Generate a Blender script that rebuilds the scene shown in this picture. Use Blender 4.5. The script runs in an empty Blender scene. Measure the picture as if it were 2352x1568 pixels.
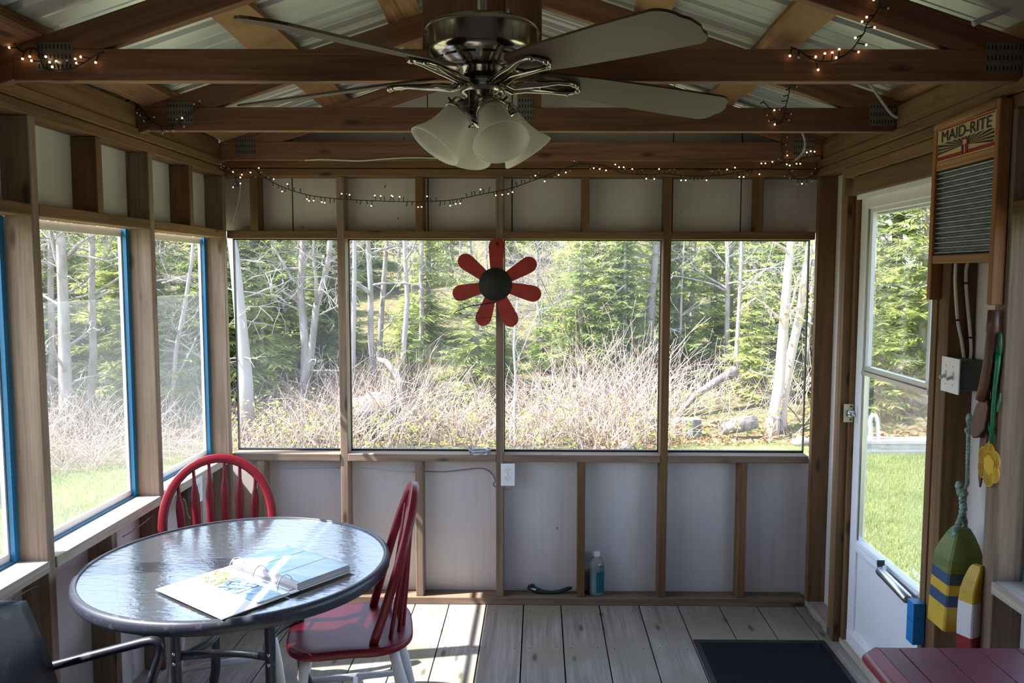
import bpy, bmesh, math, random
import numpy as np
from mathutils import Vector, Matrix, Quaternion
R_ = random.Random(7)
PI = math.pi
COL = bpy.context.scene.collection
V = Vector

# ------------------------------------------------------------------ camera geometry (2352 x 1568 photograph)
IW, IH, FPX, PCX, PCY = 2352, 1568, 1860.0, 1222.0, 784.0
CAM_YAW, CAM_PITCH, CAM_ROLL = 0.009397, -0.082636, 0.003
CAM_R = (Matrix.Rotation(CAM_YAW, 3, 'Z') @ Matrix.Rotation(PI/2 + CAM_PITCH, 3, 'X') @ Matrix.Rotation(CAM_ROLL, 3, 'Z'))
CZ = 1.673
CAM = V((0, 0, CZ))
def ray(px, py): return CAM_R @ V(((px-PCX)/FPX, -(py-PCY)/FPX, -1.0))
def ony(px, py, Y): d = ray(px, py); return CAM + d*(Y/d.y)
def onx(px, py, X): d = ray(px, py); return CAM + d*(X/d.x)
def onz(px, py, Z): d = ray(px, py); return CAM + d*((Z-CZ)/d.z)

XL, XR, YB = -1.542, 1.346, 4.0          # inner faces of left, right and back framing
SD, ST = 0.089, 0.038                    # stud depth and thickness

# ------------------------------------------------------------------ mesh builder
class MB:
    def __init__(s): s.v = []; s.f = []; s.m = []; s.s = []
    def add(s, vs, fs, m=0, smooth=False):
        b = len(s.v); s.v += [tuple(x) for x in vs]
        for f in fs: s.f.append(tuple(b+i for i in f)); s.m.append(m); s.s.append(smooth)
        return s
    def box(s, a, b, m=0):
        x0, y0, z0 = [min(a[i], b[i]) for i in range(3)]; x1, y1, z1 = [max(a[i], b[i]) for i in range(3)]
        vs = [(x0,y0,z0),(x1,y0,z0),(x1,y1,z0),(x0,y1,z0),(x0,y0,z1),(x1,y0,z1),(x1,y1,z1),(x0,y1,z1)]
        return s.add(vs, [(3,2,1,0),(4,5,6,7),(0,1,5,4),(1,2,6,5),(2,3,7,6),(3,0,4,7)], m)
    def obox(s, c, ax, ay, az, m=0):
        c, ax, ay, az = V(c), V(ax), V(ay), V(az)
        vs = [c+ax*i+ay*j+az*k for k in (-1,1) for j in (-1,1) for i in (-1,1)]
        return s.add(vs, [(0,2,3,1),(4,5,7,6),(0,1,5,4),(1,3,7,5),(3,2,6,7),(2,0,4,6)], m)
    def bar(s, p, q, w, h, up=(0,0,1), m=0):
        p, q = V(p), V(q); d = (q-p); L = d.length; d.normalize(); u = V(up)
        sx = d.cross(u)
        if sx.length < 1e-4: sx = d.cross(V((1,0,0)))
        sx.normalize(); u = sx.cross(d)
        return s.obox((p+q)/2, d*(L/2), sx*(w/2), u*(h/2), m)
    def prism(s, poly, d, m=0, smooth=False):
        n = len(poly); d = V(d); vs = [V(p) for p in poly] + [V(p)+d for p in poly]
        s.add(vs, [tuple(range(n-1,-1,-1)), tuple(range(n,2*n))], m)
        b = len(s.v)-2*n
        for i in range(n):
            j = (i+1) % n; s.f.append((b+i, b+j, b+n+j, b+n+i)); s.m.append(m); s.s.append(smooth)
        return s
    def tube(s, pts, r, n=8, m=0, cap=True, smooth=True, closed=False, flat=None):
        pts = [V(p) for p in pts]; k = len(pts); rr = r if isinstance(r, (list, tuple)) else [r]*k
        rings = []; u = None
        for i in range(k):
            if closed: t = pts[(i+1) % k]-pts[i-1]
            else: t = pts[min(i+1,k-1)]-pts[max(i-1,0)]
            if t.length < 1e-9: t = V((0,0,1))
            t.normalize()
            if u is None:
                u = t.orthogonal() if flat is None else V(flat)
            u = u - t*u.dot(t)
            if u.length < 1e-6: u = t.orthogonal()
            u.normalize(); w = t.cross(u)
            rings.append([pts[i]+(u*math.cos(2*PI*a/n)+w*math.sin(2*PI*a/n))*rr[i] for a in range(n)])
        vs = [p for ring in rings for p in ring]; fs = []
        for i in range(k if closed else k-1):
            i2 = (i+1) % k
            for a in range(n): b2 = (a+1) % n; fs.append((i*n+a, i*n+b2, i2*n+b2, i2*n+a))
        s.add(vs, fs, m, smooth)
        if cap and not closed:
            b = len(s.v)-k*n
            s.f.append(tuple(b+a for a in range(n-1,-1,-1))); s.m.append(m); s.s.append(False)
            s.f.append(tuple(b+(k-1)*n+a for a in range(n))); s.m.append(m); s.s.append(False)
        return s
    def lathe(s, prof, o=(0,0,0), axis=(0,0,1), n=24, m=0, smooth=True):
        o = V(o); ax = V(axis).normalized(); u = ax.orthogonal().normalized(); w = ax.cross(u)
        k = len(prof); vs = []
        for r, h in prof:
            for a in range(n): t = 2*PI*a/n; vs.append(o+ax*h+(u*math.cos(t)+w*math.sin(t))*r)
        fs = []
        for i in range(k-1):
            for a in range(n): b = (a+1) % n; fs.append((i*n+a, i*n+b, (i+1)*n+b, (i+1)*n+a))
        return s.add(vs, fs, m, smooth)
    def ball(s, c, r, n=8, m=0, sc=(1,1,1)):
        vs = [V((0,0,-1))]; k = max(3, n//2)
        for i in range(1, k):
            t = PI*i/k
            for a in range(n): p = 2*PI*a/n; vs.append(V((math.sin(t)*math.cos(p), math.sin(t)*math.sin(p), -math.cos(t))))
        vs.append(V((0,0,1))); fs = []
        for a in range(n): fs.append((0, 1+(a+1) % n, 1+a))
        for i in range(k-2):
            for a in range(n): b = (a+1) % n; fs.append((1+i*n+a, 1+i*n+b, 1+(i+1)*n+b, 1+(i+1)*n+a))
        L = len(vs)-1; o = 1+(k-2)*n
        for a in range(n): fs.append((o+a, o+(a+1) % n, L))
        c = V(c); return s.add([c+V((p.x*sc[0], p.y*sc[1], p.z*sc[2]))*r for p in vs], fs, m, True)

ORG = {}
def obj(name, mb, mats, parent=None, org=None, bevel=0):
    if org is None: org = ORG[parent.name] if parent is not None else V((0,0,0))
    org = V(org); me = bpy.data.meshes.new(name)
    me.from_pydata([(x-org.x, y-org.y, z-org.z) for x, y, z in mb.v], [], mb.f)
    mats = mats if isinstance(mats, (list, tuple)) else [mats]
    for mt in mats: me.materials.append(mt)
    if len(mats) > 1: me.polygons.foreach_set('material_index', mb.m)
    me.polygons.foreach_set('use_smooth', mb.s)
    bm = bmesh.new(); bm.from_mesh(me); bmesh.ops.recalc_face_normals(bm, faces=bm.faces); bm.to_mesh(me); bm.free()
    me.update()
    o = bpy.data.objects.new(name, me); COL.objects.link(o); ORG[o.name] = org
    if parent is not None: o.parent = parent; o.location = org - ORG[parent.name]
    else: o.location = org
    if bevel:
        md = o.modifiers.new('edge', 'BEVEL'); md.width = bevel; md.segments = 2; md.limit_method = 'ANGLE'; md.angle_limit = 0.7
    return o
def empty(name, loc):
    o = bpy.data.objects.new(name, None); COL.objects.link(o); o.location = loc; ORG[o.name] = V(loc); o.empty_display_size = .05; return o
def tag(o, label, cat, group=None, kind=None):
    o['label'] = label; o['category'] = cat
    if group: o['group'] = group
    if kind: o['kind'] = kind
    return o
def struct(o, label=None, cat=None):
    o['kind'] = 'structure'
    if label: o['label'] = label
    if cat: o['category'] = cat
    return o
def copy_tree(o, parent=None):
    c = o.copy(); COL.objects.link(c); ORG[c.name] = ORG[o.name]
    if parent is not None: c.parent = parent
    for ch in list(o.children): copy_tree(ch, c)
    return c

# ------------------------------------------------------------------ materials
def mat(name, col=(.5,.5,.5), rough=.5, metal=0, spec=.5, **kw):
    m = bpy.data.materials.new(name); m.use_nodes = True; b = m.node_tree.nodes['Principled BSDF']
    b.inputs['Base Color'].default_value = (*col, 1); b.inputs['Roughness'].default_value = rough
    b.inputs['Metallic'].default_value = metal; b.inputs['Specular IOR Level'].default_value = spec
    for k, v in kw.items(): b.inputs[k.replace('_', ' ')].default_value = v
    return m
class NT:
    def __init__(s, m): s.t = m.node_tree; s.b = m.node_tree.nodes.get('Principled BSDF'); s.o = m.node_tree.nodes.get('Material Output')
    def n(s, ty, **kw):
        x = s.t.nodes.new(ty)
        for k, v in kw.items():
            if k.startswith('i_'): x.inputs[k[2:].replace('_', ' ')].default_value = v
            else: setattr(x, k, v)
        return x
    def l(s, a, b): s.t.links.new(a, b)
    def ramp(s, fac, stops):
        r = s.n('ShaderNodeValToRGB'); e = r.color_ramp.elements
        while len(e) < len(stops): e.new(.5)
        for i, (p, c) in enumerate(stops): e[i].position = p; e[i].color = (*c, 1) if len(c) == 3 else c
        s.l(fac, r.inputs[0]); return r.outputs[0]
    def mix(s, fac, a, b, mode='MIX'):
        x = s.n('ShaderNodeMix', data_type='RGBA', blend_type=mode)
        for sock, val in ((x.inputs[0], fac), (x.inputs[6], a), (x.inputs[7], b)):
            if hasattr(val, 'links'): s.l(val, sock)
            elif isinstance(val, (int, float)): sock.default_value = val
            else: sock.default_value = (*val, 1)
        return x.outputs[2]
    def math(s, op, a, b=0, c=None):
        x = s.n('ShaderNodeMath', operation=op)
        for i, val in enumerate((a, b)):
            if hasattr(val, 'links'): s.l(val, x.inputs[i])
            else: x.inputs[i].default_value = val
        return x.outputs[0]
    def bump(s, h, st=.3, d=.002):
        b = s.n('ShaderNodeBump', i_Strength=st, i_Distance=d); s.l(h, b.inputs['Height']); s.l(b.outputs[0], s.b.inputs['Normal'])

def wood(name, c_light, c_dark, axis='X', ang=0.0, rough=.75, stain=None, knots=True, streak=1.0, seed=0):
    """sawn timber with grain along one axis, random per board"""
    m = mat(name, c_light, rough, spec=.25); g = NT(m)
    tc = g.n('ShaderNodeTexCoord'); oi = g.n('ShaderNodeObjectInfo')
    off = g.math('MULTIPLY', oi.outputs['Random'], 37.0+seed)
    va = g.n('ShaderNodeVectorMath', operation='ADD'); g.l(tc.outputs['Object'], va.inputs[0]); g.l(off, va.inputs[1])
    mp = g.n('ShaderNodeMapping'); g.l(va.outputs[0], mp.inputs['Vector'])
    if axis == 'Y': mp.inputs['Rotation'].default_value = (0, 0, PI/2)
    elif axis == 'Z': mp.inputs['Rotation'].default_value = (0, PI/2, 0)
    else: mp.inputs['Rotation'].default_value = (0, ang, 0)
    m2 = g.n('ShaderNodeMapping'); g.l(mp.outputs[0], m2.inputs['Vector']); m2.inputs['Scale'].default_value = (.9, 14, 14)
    n1 = g.n('ShaderNodeTexNoise', i_Scale=1.6, i_Detail=5.0, i_Roughness=.6, i_Distortion=.9); g.l(m2.outputs[0], n1.inputs['Vector'])
    m3 = g.n('ShaderNodeMapping'); g.l(mp.outputs[0], m3.inputs['Vector']); m3.inputs['Scale'].default_value = (1.6, 70, 70)
    n2 = g.n('ShaderNodeTexNoise', i_Scale=1.5, i_Detail=3.0, i_Roughness=.5); g.l(m3.outputs[0], n2.inputs['Vector'])
    f = g.math('ADD', g.math('MULTIPLY', n1.outputs[0], .65), g.math('MULTIPLY', n2.outputs[0], .35))
    c = g.ramp(f, [(.36, c_dark), (.62, c_light)])
    if stain:
        n3 = g.n('ShaderNodeTexNoise', i_Scale=2.2, i_Detail=3.0); g.l(mp.outputs[0], n3.inputs['Vector'])
        c = g.mix(g.ramp(n3.outputs[0], [(.45, (0,0,0)), (.62, (1,1,1))]), c, stain)
    if knots:
        m4 = g.n('ShaderNodeMapping'); g.l(mp.outputs[0], m4.inputs['Vector']); m4.inputs['Scale'].default_value = (3.6, 11, 11)
        vo = g.n('ShaderNodeTexVoronoi', i_Scale=1.0, i_Randomness=1.0); g.l(m4.outputs[0], vo.inputs['Vector'])
        k = g.ramp(vo.outputs['Distance'], [(.07, (1,1,1)), (.17, (0,0,0))])
        c = g.mix(g.math('MULTIPLY', k, .8), c, tuple(x*.32 for x in c_dark))
    hsv = g.n('ShaderNodeHueSaturation'); g.l(c, hsv.inputs['Color'])
    g.l(g.math('ADD', g.math('MULTIPLY', oi.outputs['Random'], .35), .82), hsv.inputs['Value'])
    g.l(hsv.outputs[0], g.b.inputs['Base Color']); g.bump(n2.outputs[0], .35, .0015)
    return m
TL, TD = (.285,.140,.088), (.150,.070,.043)      # red brown roof timber
FL, FD = (.225,.126,.060), (.120,.066,.032)        # yellow brown wall framing
GL, GD = (.295,.215,.16), (.165,.112,.08)          # greyed studs and sills
SLOPE = .326; SANG = math.atan(SLOPE)
W_tx = wood('truss timber', TL, TD, 'X'); W_tz = wood('truss timber upright', TL, TD, 'Z')
W_tl = wood('truss timber slope', TL, TD, 'X', SANG); W_tr = wood('truss timber slope other', TL, TD, 'X', -SANG)
W_fx = wood('framing x', FL, FD, 'X', seed=3); W_fy = wood('framing y', FL, FD, 'Y', seed=5); W_fz = wood('framing z', FL, FD, 'Z', seed=8)
W_gx = wood('weathered x', GL, GD, 'X', seed=2); W_gy = wood('weathered y', (.52,.46,.40), (.33,.27,.21), 'Y', seed=4); W_gz = wood('weathered z', GL, GD, 'Z', seed=6)
W_sill = wood('grey sill x', (.50,.46,.42), (.27,.24,.22), 'X', seed=9, knots=False)
W_floor = wood('deck boards', (.33,.308,.288), (.18,.163,.15), 'Y', seed=1, stain=(.22,.205,.16))
W_bark = wood('bark edged slab', (.30,.145,.068), (.115,.052,.028), 'Y', seed=11, stain=(.31,.18,.085))

def painted(name, col, rough=.6, streaks=.12):
    m = mat(name, col, rough, spec=.3); g = NT(m); tc = g.n('ShaderNodeTexCoord')
    mp = g.n('ShaderNodeMapping'); g.l(tc.outputs['Object'], mp.inputs['Vector']); mp.inputs['Scale'].default_value = (45, 45, 1.6)
    n = g.n('ShaderNodeTexNoise', i_Scale=1.0, i_Detail=4.0); g.l(mp.outputs[0], n.inputs['Vector'])
    n2 = g.n('ShaderNodeTexNoise', i_Scale=2.5, i_Detail=3.0); g.l(tc.outputs['Object'], n2.inputs['Vector'])
    c = g.mix(g.math('MULTIPLY', g.ramp(n.outputs[0], [(.52, (0,0,0)), (.75, (1,1,1))]), streaks*3), col, tuple(x*.72 for x in col))
    c = g.mix(g.math('MULTIPLY', g.ramp(n2.outputs[0], [(.5, (0,0,0)), (.8, (1,1,1))]), .25), c, (col[0]*.85, col[1]*.80, col[2]*.68))
    g.l(c, g.b.inputs['Base Color']); g.bump(n.outputs[0], .25, .002); return m
M_siding = painted('white siding board', (.66,.625,.63))
M_dark = mat('dark gap', (.012,.011,.01), .9)
M_rust = mat('rusty nail stain', (.10,.05,.03), .9)
M_white = mat('white enamel', (.80,.81,.83), .35)
M_whitetrim = painted('white painted trim', (.76,.76,.76), .5)
M_plastic = mat('white plastic', (.82,.82,.84), .3)
M_chrome = mat('brushed nickel', (.38,.35,.315), .17, 1.0)
M_steel = mat('steel', (.62,.63,.65), .28, 1.0)
M_gal = mat('galvanised plate', (.22,.23,.24), .5, .7)
M_black = mat('black', (.012,.012,.014), .45)
M_blackmetal = mat('chipped black paint', (.010,.010,.020), .36)
M_red = mat('red paint', (.20,.009,.020), .40)
M_maroon = mat('maroon paint', (.125,.013,.027), .42)
M_blue = mat('blue trim paint', (.012,.17,.36), .45)
M_bluebright = mat('bright blue paint', (.01,.17,.46), .45)
M_tablerim = mat('dark grey frame paint', (.035,.038,.055), .38)

def noisy(m, c2, scale=8, lo=.45, hi=.65, bump=0, stretch=(1,1,1), coord='Object', detail=4.0):
    g = NT(m); tc = g.n('ShaderNodeTexCoord'); mp = g.n('ShaderNodeMapping'); g.l(tc.outputs[coord], mp.inputs['Vector'])
    mp.inputs['Scale'].default_value = stretch
    n = g.n('ShaderNodeTexNoise', i_Scale=scale, i_Detail=detail); g.l(mp.outputs[0], n.inputs['Vector'])
    c1 = tuple(g.b.inputs['Base Color'].default_value)[:3]
    g.l(g.mix(g.ramp(n.outputs[0], [(lo, (0,0,0)), (hi, (1,1,1))]), c1, c2), g.b.inputs['Base Color'])
    if bump: g.bump(n.outputs[0], bump, .004)
    return m
noisy(M_blackmetal, (.05,.048,.06), 22, .62, .7, .15)
noisy(M_maroon, (.095,.010,.02), 14)
noisy(M_tablerim, (.10,.10,.13), 60, .6, .72)

def screen_mat(name, haze, col=(.75,.75,.75), speck=0.0, gloss=.04):
    m = bpy.data.materials.new(name); m.use_nodes = True; t = m.node_tree; t.nodes.clear(); g = NT(m)
    out = g.n('ShaderNodeOutputMaterial'); tr = g.n('ShaderNodeBsdfTransparent'); di = g.n('ShaderNodeBsdfDiffuse'); tl = g.n('ShaderNodeBsdfTranslucent')
    di.inputs[0].default_value = (*col, 1); tl.inputs[0].default_value = (*col, 1)
    gl = g.n('ShaderNodeBsdfGlossy', i_Roughness=.03)
    dt = g.n('ShaderNodeMixShader'); dt.inputs[0].default_value = .5; g.l(di.outputs[0], dt.inputs[1]); g.l(tl.outputs[0], dt.inputs[2])
    mx = g.n('ShaderNodeMixShader'); mx.inputs[0].default_value = haze; g.l(tr.outputs[0], mx.inputs[1]); g.l(dt.outputs[0], mx.inputs[2])
    if haze > 0:
        tc = g.n('ShaderNodeTexCoord'); n = g.n('ShaderNodeTexNoise', i_Scale=2.2, i_Detail=2.0); g.l(tc.outputs['Object'], n.inputs['Vector'])
        n2 = g.n('ShaderNodeTexNoise', i_Scale=160.0, i_Detail=1.0); g.l(tc.outputs['Object'], n2.inputs['Vector'])
        f = g.math('MULTIPLY', g.ramp(n.outputs[0], [(.3, (.55,)*3), (.7, (1.25,)*3)]), haze)
        f = g.math('ADD', f, g.math('MULTIPLY', g.ramp(n2.outputs[0], [(.62, (0,)*3), (.72, (1,)*3)]), speck))
        g.l(f, mx.inputs[0])
    fr = g.n('ShaderNodeFresnel'); fr.inputs[0].default_value = 1.3
    f2 = g.math('MULTIPLY', fr.outputs[0], gloss*12)
    m2 = g.n('ShaderNodeMixShader'); g.l(f2, m2.inputs[0]); g.l(mx.outputs[0], m2.inputs[1]); g.l(gl.outputs[0], m2.inputs[2])
    g.l(m2.outputs[0], out.inputs[0]); return m
M_clear = screen_mat('clear pane', 0.0, gloss=.03)
M_screen = screen_mat('insect screen', .10, (.72,.72,.74), 0, 0)  # haze set higher than the mesh alone, a veil that lightens the forest behind
M_hazeup = screen_mat('dusty glass', .035, (.62,.66,.66), .02, .02)
M_hazelow = screen_mat('dusty insect screen', .33, (.27,.29,.30), .07, .01)

# ------------------------------------------------------------------ FLOOR
mb = MB()
edges = [-1.9,-1.745,-1.555,-1.365,-1.18,-.99,-.805,-.627,-.455,-.266,-.076,.113,.307,.508,.705,.913,1.105,1.295,1.49]
for a, b in zip(edges[:-1], edges[1:]):
    mb.box((a+.003, -1.6, -.034), (b-.003, 4.12, 0))
    for yy in np.arange(-1.3, 4.1, .405):
        for xx in (a+.035, b-.035):
            c = V((xx+R_.uniform(-.006,.006), yy+.36+R_.uniform(-.01,.01), .0004))
            if c.y < 3.97: mb.add([c+V((math.cos(t)*.0045, math.sin(t)*.0045, 0)) for t in np.linspace(0, 2*PI, 7)[:-1]], [tuple(range(6))], 1)
mb.box((-1.9, -1.6, -.12), (1.5, 4.12, -.05), 1)
floor = struct(obj('floor', mb, [W_floor, M_rust]), 'weathered grey deck board floor', 'floor')

# ------------------------------------------------------------------ WALLS
SO = SD + .0      # siding inner surface
def piece(wall, name, a, b, m, bev=.003):
    mb = MB().box(a, b); return obj(name, mb, m, wall, org=((a[0]+b[0])/2, (a[1]+b[1])/2, (a[2]+b[2])/2), bevel=bev)
SILL0, SILL1, HD0, HD1, PL0, PL1, PL2 = .735, .772, 1.846, 1.884, 2.147, 2.187, 2.228
def roof_z(x): return 2.79 - SLOPE*abs(x+.043)
# back wall
mb = MB(); YS = YB+SD
def panel(mb, x0, x1, z0, z1, ztop=None):
    if ztop is None: mb.box((x0, YS, z0), (x1, YS+.012, z1))
    else:
        pts = [(x0, YS, z0), (x1, YS, z0), (x1, YS, ztop(x1))]
        if x0 < -.043 < x1: pts.append((-.043, YS, ztop(-.043)))
        pts.append((x0, YS, ztop(x0))); mb.prism(pts, (0,.012,0))
cuts = [XL-SD, -1.24, -.56, -.14, .66, 1.0, XR+SD]
for a, b in zip(cuts[:-1], cuts[1:]):
    panel(mb, a, b, -.1, .735); panel(mb, a, b, 1.884, 0, lambda x: roof_z(x)+.02)
for c in cuts[1:-1]: mb.box((c-.0025, YS-.001, 1.88), (c+.0025, YS+.003, 2.62), 1)
for i in range(26):      # painted nail bumps and dark nail tips
    x = R_.uniform(-.9, 1.3); z = R_.choice([R_.uniform(.08,.7), R_.uniform(.3,.6), R_.uniform(1.93,2.12)])
    mb.ball((x, YS+.001, z), .009, 8, 0, (1,.35,1))
for i in range(14):
    x = R_.uniform(-1.3, 1.3); z = R_.choice([R_.uniform(.1,.68), R_.uniform(1.9,2.13), R_.uniform(2.32,2.36)])
    mb.tube([(x, YS, z), (x+R_.uniform(-.006,.006), YS-.015, z-.008)], .002, 5, 2)
wall_back = struct(obj('wall_back', mb, [M_siding, M_dark, M_rust]), 'back wall of white siding between bare studs', 'wall')
MUL = [(-.999, -.961), (-.217, -.179), (.606, .644)]
for a, b in MUL: piece(wall_back, 'stud', (a, YB, ST), (b, YB+SD, PL0), W_fz if a > 0 else W_gz)
bays = [(XL, -.999), (-.961, -.217), (-.179, .606), (.644, XR)]
for a, b in bays:
    piece(wall_back, 'window_sill', (a, YB-.004, SILL0), (b, YB+SD+.03, SILL1), W_gx)
    piece(wall_back, 'window_header', (a, YB, HD0), (b, YB+SD, HD1), W_fx)
for x in (-1.405, -.592, .222, 1.072): piece(wall_back, 'cripple_stud', (x-ST/2, YB, HD1), (x+ST/2, YB+SD, PL0), W_fz)
for x in (-1.405, -.605, .214, 1.025): piece(wall_back, 'cripple_stud', (x-ST/2, YB, ST), (x+ST/2, YB+SD, SILL0), W_gz if x < 0 else W_fz)
piece(wall_back, 'sole_plate', (XL, YB-.012, 0), (XR, YB+SD, ST), W_gx)
piece(wall_back, 'top_plate', (XL, YB, PL0), (XR, YB+SD, PL1-.0015), W_fx, .004); piece(wall_back, 'top_plate', (XL, YB+.002, PL1+.0015), (XR, YB+SD, PL2), W_fx, .004)
# left wall
mb = MB(); XS = XL-SD
ys = [-1.6, -.4, .2, .96, 1.7, 2.1, 2.9, 3.7, 4.1]
for a, b in zip(ys[:-1], ys[1:]):
    mb.box((XS-.012, a, -.1), (XS, b, SILL0)); mb.box((XS-.012, a, HD1), (XS, b, PL2+.1))
    if b < .97: mb.box((XS-.012, a, SILL0), (XS, b, HD1))  # unseen bays filled with added siding to keep the room darker
    if a > 0: mb.box((XS, a-.002, HD1), (XS+.001, a+.002, PL0), 1)
wall_left = struct(obj('wall_left', mb, [M_siding, M_dark]), 'left wall of white siding between bare studs', 'wall')
LST = [-.57, .18, .94, 1.702, 2.465, 3.216, 3.962]
for y in LST: piece(wall_left, 'stud', (XS, y, ST), (XL, y+ST, PL0), W_gz)
for a, b in zip(LST[:-1], LST[1:]):
    a += ST
    if b < .95: continue
    piece(wall_left, 'window_sill', (XS-.03, a, SILL0), (XL+.006, b, SILL1), W_gy)
    piece(wall_left, 'window_header', (XS, a, HD0), (XL, b, HD1), W_fy)
    m = (a+b)/2+.0
    piece(wall_left, 'cripple_stud', (XS, m-ST/2, HD1), (XL, m+ST/2, PL0), W_fz); piece(wall_left, 'cripple_stud', (XS, m-ST/2, ST), (XL, m+ST/2, SILL0), W_gz)
piece(wall_left, 'sole_plate', (XS, -1.6, 0), (XL-.001, YB-.013, ST), W_gy)
piece(wall_left, 'top_plate', (XS, -1.6, PL0), (XL, YB+SD, PL1-.0015), W_fy, .004); piece(wall_left, 'top_plate', (XS, -1.6, PL1+.0015), (XL, YB+SD, PL2-.001), W_fy, .004)
for a, b in ((-1.6, 2.34), (2.39, 3.145), (3.19, 3.95)): piece(wall_left, 'blocking', (XL-.045, a, PL2+.001), (XL-.006, b, PL2+.085), W_fy)
# right wall
mb = MB(); XO = XR+SD
ys = [-1.6, -.4, .5, 1.37]
for a, b in zip(ys[:-1], ys[1:]): mb.box((XO, a, -.1), (XO+.012, b, HD1))  # unseen stretch made solid, without windows, to cut the light indoors
mb.box((XO, 1.37, -.1), (XO+.012, 2.38, SILL0)); mb.box((XO, -1.6, HD1), (XO+.012, 2.38, PL2+.1))
mb.box((XO, 2.38, -.1), (XO+.012, 2.74, PL2+.1)); mb.box((XO, 2.74, 2.06), (XO+.012, 3.64, PL2+.1)); mb.box((XO, 3.64, -.1), (XO+.012, 4.1, PL2+.1))
wall_right = struct(obj('wall_right', mb, [M_siding, M_dark]), 'right wall of white siding around the storm door', 'wall')
for y in (-.57, .4, 1.39): piece(wall_right, 'stud', (XR, y, ST), (XO, y+ST, PL0), W_fz)
piece(wall_right, 'stud', (XR, 2.345, ST), (XO, 2.41, PL0), W_gz)
piece(wall_right, 'stud', (XR, 2.677, ST), (XO, 2.715, PL0), W_fz); piece(wall_right, 'stud', (XR+.004, 2.716, ST), (XO, 2.754, PL0), W_fz)
piece(wall_right, 'jack_stud', (XR, 2.757, 0), (XO, 2.795, 2.02), W_fz)
piece(wall_right, 'jack_stud', (XR, 3.60, 0), (XO, 3.638, 2.02), W_fz); piece(wall_right, 'stud', (XR+.003, 3.640, ST), (XO, 3.678, PL0), W_fz)
piece(wall_right, 'door_stop', (XR+.035, 3.575, 0), (XO, 3.60, 2.02), W_fz); piece(wall_right, 'door_stop', (XR+.062, 2.795, 0), (XO, 2.815, 2.02), W_fz)
piece(wall_right, 'stud', (XR, 3.962, ST), (XO, YB, PL0), W_fz)
piece(wall_right, 'sole_plate', (XR+.001, 3.679, 0), (XO, YB-.001, ST), W_gy); piece(wall_right, 'sole_plate', (XR+.001, -1.6, 0), (XO, 2.756, ST), W_gy)
piece(wall_right, 'threshold', (XR+.03, 2.795, -.01), (XO+.03, 3.60, .022), W_gy)
piece(wall_right, 'top_plate', (XR, -1.6, PL0), (XO, YB+SD, PL1-.0015), W_fy, .004); piece(wall_right, 'top_plate', (XR, -1.6, PL1+.0015), (XO, YB+SD, PL2-.001), W_fy, .004)
for a, b in ((-1.6, 2.34), (2.39, 3.145), (3.19, 3.95)): piece(wall_right, 'blocking', (XR+.006, a, PL2+.001), (XR+.045, b, PL2+.085), W_fy)
piece(wall_right, 'door_header', (XR+.003, 2.757, 2.099), (XO, 3.64, PL0-.0015), W_fy, .004); piece(wall_right, 'door_header', (XR+.010, 2.80, 2.02), (XO, 3.56, 2.096), W_fy, .004)
for a, b in ((1.428, 2.345),):
    piece(wall_right, 'window_sill', (XR-.006, a, SILL0), (XO+.03, b, SILL1), W_gy); piece(wall_right, 'window_header', (XR, a, HD0), (XO, b, HD1), W_fy)
    piece(wall_right, 'cripple_stud', (XR, (a+b)/2, HD1), (XO, (a+b)/2+ST, PL0), W_fz); piece(wall_right, 'cripple_stud', (XR, (a+b)/2, ST), (XO, (a+b)/2+ST, SILL0), W_fz)
# windows
def bars(mb, P, w, d):      # rectangular frame in a plane; P = 4 corners, w in-plane width, d depth vector
    P = [V(p) for p in P]; c = sum(P, V())/4; d = V(d)
    for i in range(4):
        a, b = P[i], P[(i+1) % 4]; t = (b-a).normalized()
        if i % 2: a = a+t*w; b = b-t*w
        inn = (c-(a+b)/2); inn = (inn-t*inn.dot(t)).normalized()
        mb.prism([a, b, b+inn*w-t*w*0, a+inn*w], d)
wn = 0
for a, b in bays:
    wn += 1; y = YB+SD-.012
    mb = MB().add([(a,y,SILL1),(b,y,SILL1),(b,y,HD0),(a,y,HD0)], [(0,1,2,3)])
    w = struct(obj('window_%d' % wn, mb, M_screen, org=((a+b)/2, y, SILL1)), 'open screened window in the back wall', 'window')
    mb = MB(); mb.box((a, y, SILL1), (b, y+.02, SILL1+.009)); mb.box((a, y, HD0-.005), (b, y+.02, HD0)); mb.box((a, y, SILL1), (a+.004, y+.02, HD0)); mb.box((b-.004, y, SILL1), (b, y+.02, HD0)); obj('frame', mb, M_black, w)
for a, b in zip(LST[:-1], LST[1:]):
    if b < .95: continue
    wn += 1; a += ST; x = XS-.012; zm = 1.565
    mb = MB().add([(x,a,zm),(x,b,zm),(x,b,HD0),(x,a,HD0)], [(0,1,2,3)])
    w = struct(obj('window_%d' % wn, mb, M_hazeup, org=(x, (a+b)/2, SILL1)), 'dusty window in the left wall with blue edge', 'window')
    mb = MB().add([(x-.012,a,SILL1),(x-.012,b,SILL1),(x-.012,b,zm+.01),(x-.012,a,zm+.01)], [(0,1,2,3)]); obj('lower_screen', mb, M_hazelow, w)
    mb = MB(); mb.box((x, b-.024, SILL1), (x+.014, b, HD0)); mb.box((x, a, SILL1), (x+.014, a+.024, HD0)); mb.box((x, a, SILL1), (x+.010, b, SILL1+.007)); obj('frame', mb, M_blue, w)
    mb = MB(); bars(mb, [(x-.016,a,SILL1),(x-.016,b,SILL1),(x-.016,b,HD0),(x-.016,a,HD0)], .030, (.012,0,0)); obj('outer_frame', mb, M_whitetrim, w)
a, b, x = 1.428, 2.345, XO+.012; wn += 1
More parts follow.
